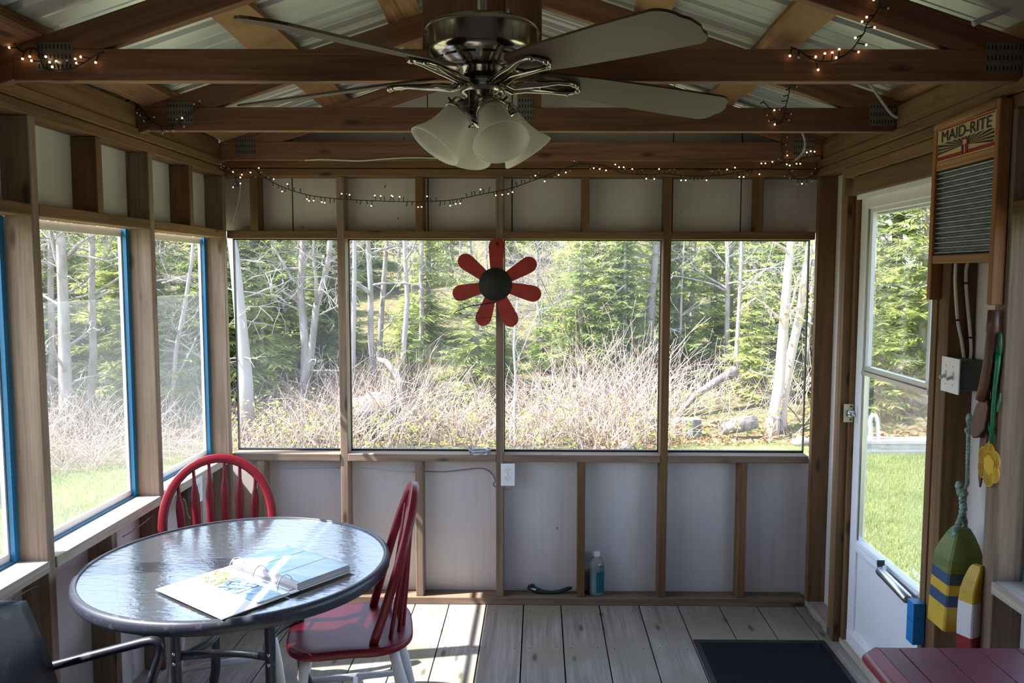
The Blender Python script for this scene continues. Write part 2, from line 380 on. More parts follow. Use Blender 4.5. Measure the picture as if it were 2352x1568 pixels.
mb = MB().add([(x,a,SILL1),(x,b,SILL1),(x,b,HD0),(x,a,HD0)], [(0,1,2,3)])
w = struct(obj('window_%d' % wn, mb, M_clear, org=(x, (a+b)/2, SILL1)), 'window in the right wall beside the hanging floats', 'window')
mb = MB(); bars(mb, [(x,a,SILL1),(x,b,SILL1),(x,b,HD0),(x,a,HD0)], .022, (-.014,0,0)); obj('frame', mb, M_blue, w)
# unseen wall behind the camera, built without openings to darken the room
mb = MB()
mb.box((XS, -1.6, -.1), (XO, -1.57, 2.3)); mb.prism([(XS,-1.6,2.3),(XO,-1.6,2.3),(-.043,-1.6,2.78)], (0,.03,0))
struct(obj('wall_front', mb, M_siding), 'wall behind the camera', 'wall')

# ------------------------------------------------------------------ DOOR
XD = 1.398; DY0, DY1, DZ0, DZ1 = 2.818, 3.572, .03, 2.012
door = empty('door_1', (XD, DY1, DZ0)); struct(door, 'white storm door with a tall glass pane', 'door')
mb = MB()
gy0, gy1 = 2.90, 3.50
mb.box((XD, gy1-.0, DZ0), (XD+.035, DY1, DZ1)); mb.box((XD, DY0, DZ0), (XD+.035, gy0, DZ1))
mb.box((XD, gy0, 1.955), (XD+.035, gy1, DZ1)); mb.box((XD, gy0, .455), (XD+.035, gy1, .512)); mb.box((XD, gy0, DZ0), (XD+.035, gy1, .10))
obj('frame', mb, M_white, door, bevel=.004)
mb = MB().box((XD+.010, gy0, .10), (XD+.026, gy1, .455)); obj('kick_panel', mb, M_white, door)
mb = MB(); mb.box((XD-.006, gy0+.01, .468), (XD, gy1-.01, .480)); mb.box((XD-.006, gy0+.01, .492), (XD, gy1-.01, .503)); mb.box((XD-.012, DY0, DZ0), (XD, DY1-.03, .085)); obj('moulding', mb, M_white, door, bevel=.002)
mb = MB(); mb.box((XD+.004, gy1-.045, 1.27), (XD+.02, gy1-.018, 1.955)); mb.box((XD+.004, gy0+.018, 1.27), (XD+.02, gy0+.035, 1.955)); mb.box((XD+.004, gy0+.035, 1.938), (XD+.02, gy1-.045, 1.955)); obj('sash', mb, M_white, door)
mb = MB(); mb.box((XD+.004, gy1-.018, .512), (XD+.02, gy1, 1.955)); obj('sash_channel', mb, M_steel, door)
mb = MB(); mb.box((XD-.004, gy0, 1.245), (XD+.026, gy1, 1.262)); mb.box((XD, gy0, 1.264), (XD+.022, gy1, 1.285)); obj('meeting_rail', mb, M_steel, door)
mb = MB(); mb.box((XD-.0045, gy0+.02, 1.2625), (XD-.001, gy1-.03, 1.266)); obj('seal', mb, M_black, door)
mb = MB().add([(XD+.016,gy0,1.27),(XD+.016,gy1,1.27),(XD+.016,gy1,1.95),(XD+.016,gy0,1.95)], [(0,1,2,3)]); obj('pane', mb, M_clear, door)
mb = MB().add([(XD+.022,gy0,.51),(XD+.022,gy1,.51),(XD+.022,gy1,1.25),(XD+.022,gy0,1.25)], [(0,1,2,3)]); obj('pane', mb, screen_mat('faintly dusty pane', .07, (.75,.78,.76), .0, .03), door)
# latch (on the far stile and its catch on the jamb)
mb = MB().box((1.352, 3.572, 1.022), (1.396, 3.576, 1.104)); lt = obj('latch', mb, mat('worn brass plate', (.42,.40,.30), .4, .8), door, bevel=.004)
mb = MB(); mb.tube([(1.368, 3.560, 1.066), (1.372, 3.552, 1.064), (1.395, 3.545, 1.056)], [.007,.008,.006], 8); mb.box((1.366, 3.556, 1.050), (1.398, 3.571, 1.076)); obj('latch_bolt', mb, M_steel, lt)
for z in (1.034, 1.093): obj('screw', MB().lathe([(0,0),(.0042,0),(.0042,.0012),(0,.0012)], (1.383, 3.572, z), (0,-1,0), 10), M_black, lt)
mb = MB().box((XD-.003, 3.53, 1.025), (XD, 3.555, 1.10)); obj('strike', mb, M_white, lt, bevel=.001)
# closer
mb = MB(); p, q = V((1.36, 3.155, .50)), V((1.358, 2.90, .487)); d = (q-p).normalized()
mb.lathe([(0,0),(.017,0),(.019,.004),(.019,.25),(.015,.256),(.0,.256)], p, d, 18); obj('closer', mb, M_steel, door)
cl = [o for o in door.children if o.name.startswith('closer')][0]
mb = MB(); mb.tube([q, q+d*.065], .005, 8); mb.lathe([(.0,.0),(.012,0),(.012,.014),(0,.014)], q-d*.002, d, 12); obj('piston_rod', mb, M_rust, cl, org=ORG[door.name])
mb = MB(); mb.bar(p-d*.03+V((.012,0,.02)), p+V((.0,0,.002)), .02, .004); mb.bar(p-d*.03+V((.03,0,.02)), p-d*.03+V((.0,0,.02)), .004, .022); obj('closer_bracket', mb, M_black, cl, org=ORG[door.name])
# door head casing in white and jamb block
mb = MB().box((XD-.012, 2.80, 2.013), (XO+.01, 3.575, 2.02)); mb.box((XD+.037, 2.796, 1.93), (XO+.02, 3.60, 2.019)); mb.box((XD-.02, 2.796, 2.0), (XD-.002, 3.575, 2.02)); struct(obj('trim_1', mb, M_whitetrim), 'white painted door head casing', 'trim')
mb = MB().box((1.306, 2.745, .387), (1.345, 2.795, .535)); mb.box((1.3055, 2.745, .468), (1.3059, 2.795, .4695), 1)
tag(obj('wood_block', mb, [M_bluebright, M_dark], org=(1.34, 2.77, .387), bevel=.003), 'bright blue wooden block screwed to the door jamb under the closer', 'block')

# ------------------------------------------------------------------ ROOF
def roof_sheet(mb, sg):
    # ribbed metal: profile along y, extruded down the slope
    prof = []; y = -1.75
    while y < 4.3:
        prof += [(y, 0), (y+.07, 0), (y+.074, .003), (y+.082, .003), (y+.086, 0), (y+.15, 0), (y+.154, .003), (y+.162, .003), (y+.166, 0), (y+.205, 0), (y+.217, .019), (y+.235, .019), (y+.247, 0)]; y += .25
    top = 2.79+.042; n = len(prof); vs = []
    xr = -.043; half = 1.60 if sg < 0 else 1.64
    for (yy, h) in prof: vs.append((xr, yy, top+h))
    for (yy, h) in prof: vs.append((xr+sg*(half+.13), yy, top-SLOPE*(half+.13)+h))
    mb.add(vs, [(i, i+1, n+i+1, n+i) for i in range(n-1)])
    return mb
M_roof = mat('ribbed roof metal', (.60,.62,.61), .32, .35)
noisy(M_roof, (.52,.54,.53), 3)
mb = MB(); roof_sheet(mb, -1); roof_sheet(mb, 1)
ceiling = struct(obj('ceiling', mb, M_roof), 'underside of the ribbed metal roof', 'ceiling')
for off in (-1.42, -.93, -.47, .45, .90, 1.42):
    x = -.043+off; sg = -1 if off < 0 else 1; z = 2.79-SLOPE*abs(off)
    a = V((math.cos(SANG), 0, -sg*math.sin(SANG))); nrm = V((sg*math.sin(SANG), 0, math.cos(SANG)))
    mb = MB(); w = .062; n = 26; pts = []
    rr = random.Random(int(off*100)); ring = []
    for i in range(n+1):
        y = -1.7+6*i/n; w1 = w+rr.uniform(-.009,.009); w2 = w+rr.uniform(-.009,.009); c = V((x, y, z))
        ring.append([c-a*w1, c-a*(w1*.93)+nrm*.036, c+a*(w2*.93)+nrm*.036, c+a*w2, c+a*w2*.5-nrm*.0, c-a*w1*.5-nrm*.0])
    vs = [p for r in ring for p in r]; fs = []
    for i in range(n):
        for k in range(6): k2 = (k+1) % 6; fs.append((i*6+k, i*6+k2, (i+1)*6+k2, (i+1)*6+k))
    mb.add(vs, fs); obj('purlin', mb, W_bark, ceiling, org=(x, 1.5, z))

# roof trusses
def truss(Y, label, mounting=False, web=False):
    t = empty('roof_truss', (-.1, Y, 2.228)); tag(t, label, 'roof truss', 'timber roof trusses')
    h = ST/2
    mb = MB().box((-1.50 if Y < 3.5 else XL, Y-h, 2.218), (1.36 if Y < 3.5 else XR, Y+h, 2.307)); obj('bottom_chord', mb, W_tx, t, org=(-.1, Y, 2.26), bevel=.003)
    for sg, m in ((-1, W_tl), (1, W_tr)):
        x0, x1 = -.043, -.043+sg*1.62
        z = lambda x: 2.698-SLOPE*abs(x+.043)
        poly = [(x0, Y-h+.0018, z(x0)), (x1, Y-h+.0018, z(x1)), (x1, Y-h+.0018, z(x1)+.0936), (x0, Y-h+.0018, z(x0)+.0936)]
        obj('top_chord', MB().prism(poly, (0, ST-.0036, 0)), m, t, org=(sg*.8, Y, 2.45), bevel=.003)
    mb = MB().box((-.089, Y-h+.003, 2.307), (.003, Y+h-.003, 2.70)); obj('king_post', mb, W_tz, t, org=(-.04, Y, 2.5), bevel=.003)
    def plate(x0, x1, z0, z1):
        mb = MB().box((x0, Y-h-.0015, z0), (x1, Y-h-.0002, z1))
        nx = int((x1-x0)/.011); nz = int((z1-z0)/.022)
        for i in range(nx):
            for k in range(nz):
                cx, cz = x0+(i+.5)*(x1-x0)/nx, z0+(k+.5)*(z1-z0)/nz
                mb.box((cx-.0018, Y-h-.0022, cz-.006), (cx+.0018, Y-h-.0016, cz+.006), 1)
        obj('gusset_plate', mb, [M_gal, M_dark], t, org=((x0+x1)/2, Y, z0))
    if Y < 3.9:
        plate(-1.43, -1.33, 2.245, 2.325); plate(1.25, 1.35, 2.24, 2.325)
    else:
        plate(-1.47, -1.37, 2.245, 2.325); plate(1.21, 1.31, 2.24, 2.325)
    plate(-.085, -.03, 2.255, 2.345)
    return t
TY = (2.364, 3.168, 3.97)
truss(TY[0], 'red-brown timber roof truss just behind the ceiling fan, nearest of the three')
truss(TY[1], 'red-brown timber roof truss midway between the fan and the back wall')
truss(TY[2], 'red-brown timber roof truss standing on top of the back wall plate')
mb = MB().box((-.34, 2.386, 2.31), (-.10, 2.424, 2.60)); 
tag(obj('mounting_board', mb, W_tz, org=(-.22, 2.40, 2.31), bevel=.003), 'wide brown board fixed across the truss behind the fan rod', 'board')
# support beam above the fan (carries its rod)
mb = MB().box((-.20, 2.06, 2.60), (-.10, 2.383, 2.66)); obj_b = obj('fan_beam', mb, W_fy, org=(-.15, 2.2, 2.6), bevel=.003)
tag(obj_b, 'short brown timber block that carries the ceiling fan rod', 'beam')

# ------------------------------------------------------------------ CEILING FAN
M_blade = mat('dark walnut blade', (.075,.046,.038), .45, spec=.18); noisy(M_blade, (.062,.040,.032), 3, .4, .65, 0, (1,12,12))
M_bladeedge = mat('blade edge', (.06,.025,.018), .4)
def frosted(name, col, tl=.45):
    m = bpy.data.materials.new(name); m.use_nodes = True; t = m.node_tree; t.nodes.clear(); g = NT(m)
    out = g.n('ShaderNodeOutputMaterial'); di = g.n('ShaderNodeBsdfDiffuse'); tr = g.n('ShaderNodeBsdfTranslucent'); gl = g.n('ShaderNodeBsdfGlossy', i_Roughness=.35)
    di.inputs[0].default_value = (*col, 1); tr.inputs[0].default_value = (*col, 1)
    a = g.n('ShaderNodeMixShader'); a.inputs[0].default_value = tl; g.l(di.outputs[0], a.inputs[1]); g.l(tr.outputs[0], a.inputs[2])
    b = g.n('ShaderNodeMixShader'); b.inputs[0].default_value = .06; g.l(a.outputs[0], b.inputs[1]); g.l(gl.outputs[0], b.inputs[2]); g.l(b.outputs[0], out.inputs[0]); return m
M_frost = frosted('frosted lamp glass', (.93,.91,.85), .5)
FX, FY = -.151, 2.15
fan = empty('ceiling_fan', (FX, FY, 2.60)); tag(fan, 'brushed nickel ceiling fan with five dark blades and four white glass shades', 'ceiling fan')
fo = V((FX, FY, 0))
mb = MB().lathe([(.0125,2.60),(.0125,2.33)], fo, n=16); obj('down_rod', mb, M_chrome, fan)
mb = MB().lathe([(.0,2.344),(.026,2.344),(.031,2.338),(.031,2.326),(0,2.326)], fo, n=20); obj('collar', mb, M_black, fan)
mb = MB().lathe([(0,2.322),(.05,2.320),(.128,2.312),(.144,2.302),(.1485,2.294),(.1485,2.290),(.145,2.285),(.1445,2.247),(.140,2.236),(.125,2.226),(.098,2.212),(.090,2.206),(.072,2.202),(.060,2.200),(.058,2.186),(0,2.186)], fo, n=56)
motor = obj('motor_housing', mb, M_chrome, fan)
mb = MB()
for k in range(14):
    a = 2*PI*k/14
    pts = [fo+V((math.cos(a+t)*.1165, math.sin(a+t)*.1165, 2.2195)) for t in np.linspace(-.15, .15, 6)]
    mb.tube(pts, .0022, 6)
obj('vent_slots', mb, M_black, motor)
mb = MB().lathe([(0,2.188),(.052,2.188),(.052,2.174),(0,2.174)], fo, n=28); obj('flywheel', mb, M_black, fan)
mb = MB().lathe([(0,2.176),(.055,2.176),(.058,2.172),(.058,2.142),(.055,2.138),(.045,2.132),(.040,2.118),(.038,2.10),(.030,2.072),(.018,2.052),(.008,2.046),(0,2.044)], fo, n=36); fit = obj('switch_housing', mb, M_chrome, fan)
mb = MB()
for a in (-1.95, -1.25, -.7, -2.6): obj('screw', MB().ball(fo+V((math.cos(a)*.0575, math.sin(a)*.0575, 2.157)), .0055, 8), M_black, fit)
mb = MB()
for dx, dz in ((-.003,.003),(.003,.003),(-.003,-.002),(.003,-.002)):
    c = fo+V((-.012+dx, -.0585, 2.156+dz)); mb.box(c-V((.004,.002,.0028)), c+V((.004,.001,.0028)))
obj('reverse_switch', mb, M_black, fit)
mb = MB()
for i in range(16): mb.ball(fo+V((-.030, -.054, 2.148-i*.0042)), .0017, 6)
obj('pull_chain', mb, M_steel, fit)
TH0 = math.radians(20)
for k in range(5):
    a = TH0+2*PI*k/5; d = V((math.cos(a), math.sin(a), 0)); s = V((-math.sin(a), math.cos(a), 0)); up = V((0,0,1))
    tilt = math.radians(-13); sw = s*math.cos(tilt)+up*math.sin(tilt); nn = d.cross(sw)
    def P(r, w, h=0.0): return fo + d*r + sw*w + nn*h + up*(2.186-.036*(r-.15)/.57)
    prof = []
    n = 8
    for i in range(n+1): t = -PI/2+PI*i/n; prof.append((.165-.045*math.cos(t)*1.0+.02, .052*math.sin(t)))
    out = [(.165, -.050), (.30, -.064), (.52, -.073), (.67, -.075)]
    cor = [(.67+.042*math.sin(t), -.033-.042*math.cos(t)) for t in np.linspace(.2, PI/2, 5)]
    tip = out+cor+[(.722, -.015), (.722, .015)]+[(x, -w) for x, w in reversed(cor)]+[(x, -w) for x, w in reversed(out)]+[(.145, .036), (.135, .0), (.145, -.036)]
    mb = MB().prism([P(r, w, -.003) for r, w in tip], nn*.006)
    for i in range(2, len(mb.m)): mb.m[i] = 1
    bl = obj('blade', mb, [M_blade, M_bladeedge], fan, org=P(.15, 0))
    mb = MB()
    for sg in (-1, 1):
        pts = [fo+d*.054+sw*(.012*sg)+up*2.172, fo+d*.085+sw*(.014*sg)+up*2.160, P(.12, .013*sg, -.022), P(.155, .018*sg, -.018), P(.20, .028*sg, -.011), P(.235, .029*sg, -.009), P(.258, .018*sg, -.009), P(.266, 0, -.009)]
        mb.tube(pts, [.010,.010,.0105,.0085,.006,.006,.006,.006], 8)
        mb.ball(P(.245, .026*sg, -.009), .0085, 8); mb.tube([P(.165, .020*sg, -.015), P(.15, .0, -.015)], .006, 6)
    mb.ball(P(.266, 0, -.009), .010, 8)
    obj('blade_iron', mb, M_chrome, bl, org=P(.12, 0))
prof = [(.026,0),(.036,.004),(.039,.018),(.042,.04),(.048,.065),(.057,.088),(.068,.106),(.0735,.117),(.0745,.1205),(.0725,.1215),(.066,.108),(.055,.088),(.046,.065),(.040,.04),(.037,.018),(.034,.006),(.0,.005)]
for ang in (-65, 25, 115, 205):
    a = math.radians(ang); d = V((math.cos(a), math.sin(a), 0)); ax = (d*math.sin(math.radians(37))-V((0,0,1))*math.cos(math.radians(37))).normalized()
    c = fo+d*.062+V((0,0,2.088))
    sh = obj('lamp_shade', MB().lathe([(r*.97, h*.95) for r, h in prof], c, ax, 36), M_frost, fan, org=c)
    mb = MB().lathe([(0,-.032),(.022,-.032),(.034,-.022),(.041,-.002),(.0415,.008),(.039,.009),(0,.002)], c, ax, 24)
    mb.tube([fo+d*.03+V((0,0,2.11)), fo+d*.052+V((0,0,2.118)), c-ax*.025], .011, 10); obj('shade_holder', mb, M_chrome, sh)
    mb = MB(); u = ax.cross(d).normalized()
    for t in (0, 2.1, 4.2):
        q = (u*math.cos(t)+ax.cross(u)*math.sin(t)); obj('thumb_screw', MB().tube([c+q*.038+ax*.002, c+q*.056+ax*.002], .003, 6), M_black, sh)

# ------------------------------------------------------------------ TABLE
TC = V((-.998, 2.618, 0)); TR = .494; TZ = .722
def table_glass():
    m = bpy.data.materials.new('textured table glass'); m.use_nodes = True; t = m.node_tree; t.nodes.clear(); g = NT(m)
    out = g.n('ShaderNodeOutputMaterial'); tr = g.n('ShaderNodeBsdfTransparent'); tr.inputs[0].default_value = (.74,.80,.78,1)
    di = g.n('ShaderNodeBsdfDiffuse'); di.inputs[0].default_value = (.050,.062,.072,1)
    a = g.n('ShaderNodeMixShader'); a.inputs[0].default_value = .78; g.l(tr.outputs[0], a.inputs[1]); g.l(di.outputs[0], a.inputs[2])
    gl = g.n('ShaderNodeBsdfGlossy', i_Roughness=.19)
    tc = g.n('ShaderNodeTexCoord'); mp = g.n('ShaderNodeMapping'); g.l(tc.outputs['Object'], mp.inputs[0]); mp.inputs['Scale'].default_value = (22, 46, 1); mp.inputs['Rotation'].default_value = (0, 0, .25)
    n = g.n('ShaderNodeTexNoise', i_Scale=1.2, i_Detail=2.0, i_Distortion=.6); g.l(mp.outputs[0], n.inputs['Vector'])
    bp = g.n('ShaderNodeBump', i_Strength=.17, i_Distance=.008); g.l(n.outputs[0], bp.inputs['Height'])
    g.l(bp.outputs[0], gl.inputs['Normal'])
    fr = g.n('ShaderNodeFresnel'); fr.inputs[0].default_value = 1.65; g.l(bp.outputs[0], fr.inputs['Normal'])
    b = g.n('ShaderNodeMixShader'); g.l(g.math('MULTIPLY', fr.outputs[0], .48), b.inputs[0]); g.l(a.outputs[0], b.inputs[1]); g.l(gl.outputs[0], b.inputs[2]); g.l(b.outputs[0], out.inputs[0]); return m
table = empty('round_table', (TC.x, TC.y, 0)); tag(table, 'round patio table with textured glass top and dark grey metal frame', 'table')
mb = MB()
k = 64; vs = []
for r in (.021, TR-.018):
    for i in range(k): vs.append(TC+V((math.cos(2*PI*i/k)*r, math.sin(2*PI*i/k)*r, TZ-.004)))
mb.add(vs, [(i, (i+1) % k, k+(i+1) % k, k+i) for i in range(k)]); obj('glass_top', mb, table_glass(), table, org=TC+V((0,0,TZ)))
mb = MB().lathe([(TR-.020,.700),(TR-.020,.7215),(TR-.0175,.7235),(TR-.010,.7225),(TR-.002,.718),(TR,.708),(TR,.690),(TR-.006,.682),(TR-.018,.682),(TR-.020,.700)], TC, n=80); obj('rim', mb, M_tablerim, table)
mb = MB().lathe([(.021,.7),(.021,.7195),(.0275,.7195),(.0285,.717),(.0285,.700),(.021,.7)], TC, n=24); obj('hole_ring', mb, M_black, table)
for sx in (-1, 1):
    for sy in (-1, 1):
        x, y = .150*sx, .155*sy; c = TC+V((x, y, 0)); o = V((x, y, 0)).normalized()
        pts = [TC+o*.40+V((0,0,.683)), TC+o*.28+V((0,0,.675)), c+V((0,0,.650)), c+V((0,0,.60)), c+V((0,0,.46)), c+V((0,0,.34)), c+o*.01+V((0,0,.26)), c+o*.045+V((0,0,.17)), c+o*.12+V((0,0,.095)), c+o*.21+V((0,0,.05)), c+o*.27+V((0,0,.018))]
        lg = obj('leg', MB().tube(pts, .0165, 14), M_tablerim, table, org=c+V((0,0,.35)))
        for z in (.478, .446): obj('bolt', MB().ball(c+V((0, -.0165, z)), .006, 8), M_steel, lg)
        mb = MB().lathe([(0,0),(.018,0),(.019,.02),(.017,.034)], TC+o*(.2157+.275), n=12); obj('foot', mb, M_black, lg)
for i in range(4):
    a = [(-1,-1),(1,-1),(1,1),(-1,1)][i]; b = [(-1,-1),(1,-1),(1,1),(-1,1)][(i+1) % 4]
    p, q = V((.150*a[0], .155*a[1], .462)), V((.150*b[0], .155*b[1], .462)); m_ = (p+q)/2; bow = m_.copy(); bow.z = 0; bow = bow.normalized()*(-.055)
    pts = [TC+p+(q-p)*t+bow*math.sin(PI*t)+V((0,0,-.012*math.sin(PI*t))) for t in np.linspace(0, 1, 13)]
    obj('brace', MB().tube(pts, .0125, 12), M_tablerim, table)
zc = .515
mb = MB()
mb.tube([TC+V((math.cos(t)*.034, math.sin(t)*.034, zc)) for t in np.linspace(0, 2*PI, 29)[:-1]], .0055, 8, closed=True)
for sg in (-1, 1): mb.tube([TC+V((.037*sg, 0, zc)), TC+V((.15*sg, 0, zc))], .0048, 8)
for sg in (-1, 1): mb.tube([TC+V((.15*sg, -.155, zc)), TC+V((.15*sg, .155, zc))], .0048, 8)
obj('pole_ring', mb, mat('grey metal', (.22,.22,.22), .4, .6), table)

# ------------------------------------------------------------------ BINDER
PZ = TZ+.002
def tb(px, py, z=PZ): return onz(px, py, z)
A, B = tb(357, 1355), tb(510, 1424); E = tb(816, 1310); D = tb(570, 1264)
D = V((A.x+(E.x-B.x)*.44+.0, A.y+(E.y-B.y)*.44, PZ)); C = V((B.x+(E.x-B.x)*.47, B.y+(E.y-B.y)*.47, PZ))
u = (E-B).normalized(); v = (A-B).normalized()
binder = empty('ring_binder', B); tag(binder, 'open white ring binder with photo pages lying on the glass table', 'binder')
M_cover = mat('white vinyl', (.80,.80,.82), .3); M_page = mat('clear photo sleeve', (.74,.78,.82), .12, spec=.7)
W = (A-B).length
def bq(s, t, z): return B+u*s+v*t+V((0,0,z))
LL = (C-B).length; RL = (E-B).length
mb = MB()
mb.prism([bq(0,0,0), bq(LL,0,0), bq(LL,W,0), bq(0,W,0)], (0,0,.0035)); mb.prism([bq(LL+.004,0,0), bq(LL+.036,0,0), bq(LL+.036,W,0), bq(LL+.004,W,0)], (0,0,.0035)); mb.prism([bq(LL+.04,0,0), bq(RL,0,0), bq(RL,W,0), bq(LL+.04,W,0)], (0,0,.0035))
obj('cover', mb, M_cover, binder, bevel=.0012)
s0, s1 = LL*.50, LL-.002
mb = MB().prism([bq(s0,.006,.004), bq(s1,.006,.005), bq(s1,W-.012,.005), bq(s0,W-.012,.004)], (0,0,.002)); pg = obj('left_page', mb, M_page, binder)
def photo_mat(name, stops, sc, dist=2.0, seed=0.0):
    m = mat(name, (.5,.5,.5), .22, spec=.4); g = NT(m); tc = g.n('ShaderNodeTexCoord'); mp = g.n('ShaderNodeMapping'); g.l(tc.outputs['Object'], mp.inputs[0]); mp.inputs['Scale'].default_value = sc; mp.inputs['Location'].default_value = (seed, seed, 0)
    n = g.n('ShaderNodeTexNoise', i_Scale=1.0, i_Detail=4.0, i_Distortion=dist); g.l(mp.outputs[0], n.inputs['Vector']); g.l(g.ramp(n.outputs[0], stops), g.b.inputs['Base Color']); return m
ph = [photo_mat('garden photo', [(.36,(.02,.06,.03)),(.45,(.25,.38,.06)),(.52,(.55,.5,.42)),(.58,(.45,.05,.05)),(.66,(.6,.6,.62))], (42,42,1), 1.5),
      photo_mat('reeds photo', [(.40,(.02,.03,.04)),(.47,(.06,.12,.2)),(.53,(.22,.38,.58)),(.7,(.45,.6,.8))], (20,60,1), 2.5, 3.0),
      photo_mat('lake photo', [(.33,(.03,.05,.05)),(.42,(.12,.2,.3)),(.52,(.3,.46,.68)),(.75,(.5,.64,.82))], (14,30,1), 1.2, 9.0)]
th = (W-.018)/3
for i in range(3):
    t0 = W-.014-(i+1)*th+.003; t1 = t0+th-.005
    mb = MB().prism([bq(s0+.006,t0,.0072), bq(s1-.02,t0,.0078), bq(s1-.02,t1,.0078), bq(s0+.006,t1,.0072)], (0,0,.0004)); obj('photo', mb, ph[i], pg, org=bq((s0+s1)/2, (t0+t1)/2, 0))
mb = MB(); r0, r1 = LL+.030, RL-.012
for i in range(7): mb.prism([bq(r0+R_.uniform(0,.004),.006+R_.uniform(0,.004),.004+i*.0026), bq(r1-R_.uniform(0,.007),.006+R_.uniform(0,.004),.004+i*.0026), bq(r1-R_.uniform(0,.007),W-.010-R_.uniform(0,.004),.004+i*.0026), bq(r0+R_.uniform(0,.004),W-.010,.004+i*.0026)], (0,0,.0023))
st = obj('page_stack', mb, mat('page edges', (.58,.55,.57), .45), binder)
ph2 = [photo_mat('sky photo', [(.3,(.30,.52,.62)),(.5,(.42,.66,.78)),(.7,(.62,.78,.86))], (9,14,1), .8, 2.0), photo_mat('sky photo wide', [(.3,(.32,.55,.66)),(.5,(.46,.70,.82)),(.7,(.66,.80,.88))], (7,11,1), .8, 5.0), photo_mat('shore photo', [(.27,(.12,.14,.16)),(.36,(.40,.62,.76)),(.7,(.62,.78,.88))], (8,16,1), 1.2, 7.0)]
for i in range(3):
    t0 = W-.012-(i+1)*th+.002; t1 = t0+th-.003
    mb = MB().prism([bq(r0+.014,t0,.0224), bq(r1-.009,t0,.0224), bq(r1-.009,t1,.0224), bq(r0+.014,t1,.0224)], (0,0,.0006)); obj('photo', mb, ph2[i], st, org=bq((r0+r1)/2, (t0+t1)/2, 0))
for fr in (.14, .5, .86):
    cc = bq(LL+.020, W*fr, .012); pts = [cc+u*(-.027*math.cos(t))+V((0,0,.036*math.sin(t)-.004)) for t in np.linspace(-.35, PI+.1, 18)]
    obj('ring', MB().tube(pts, .0017, 8), M_steel, binder)
mb = MB().prism([bq(LL+.012,W*.06,.0036), bq(LL+.030,W*.06,.0036), bq(LL+.030,W*.94,.0036), bq(LL+.012,W*.94,.0036)], (0,0,.004)); obj('ring_bar', mb, M_steel, binder, bevel=.001)

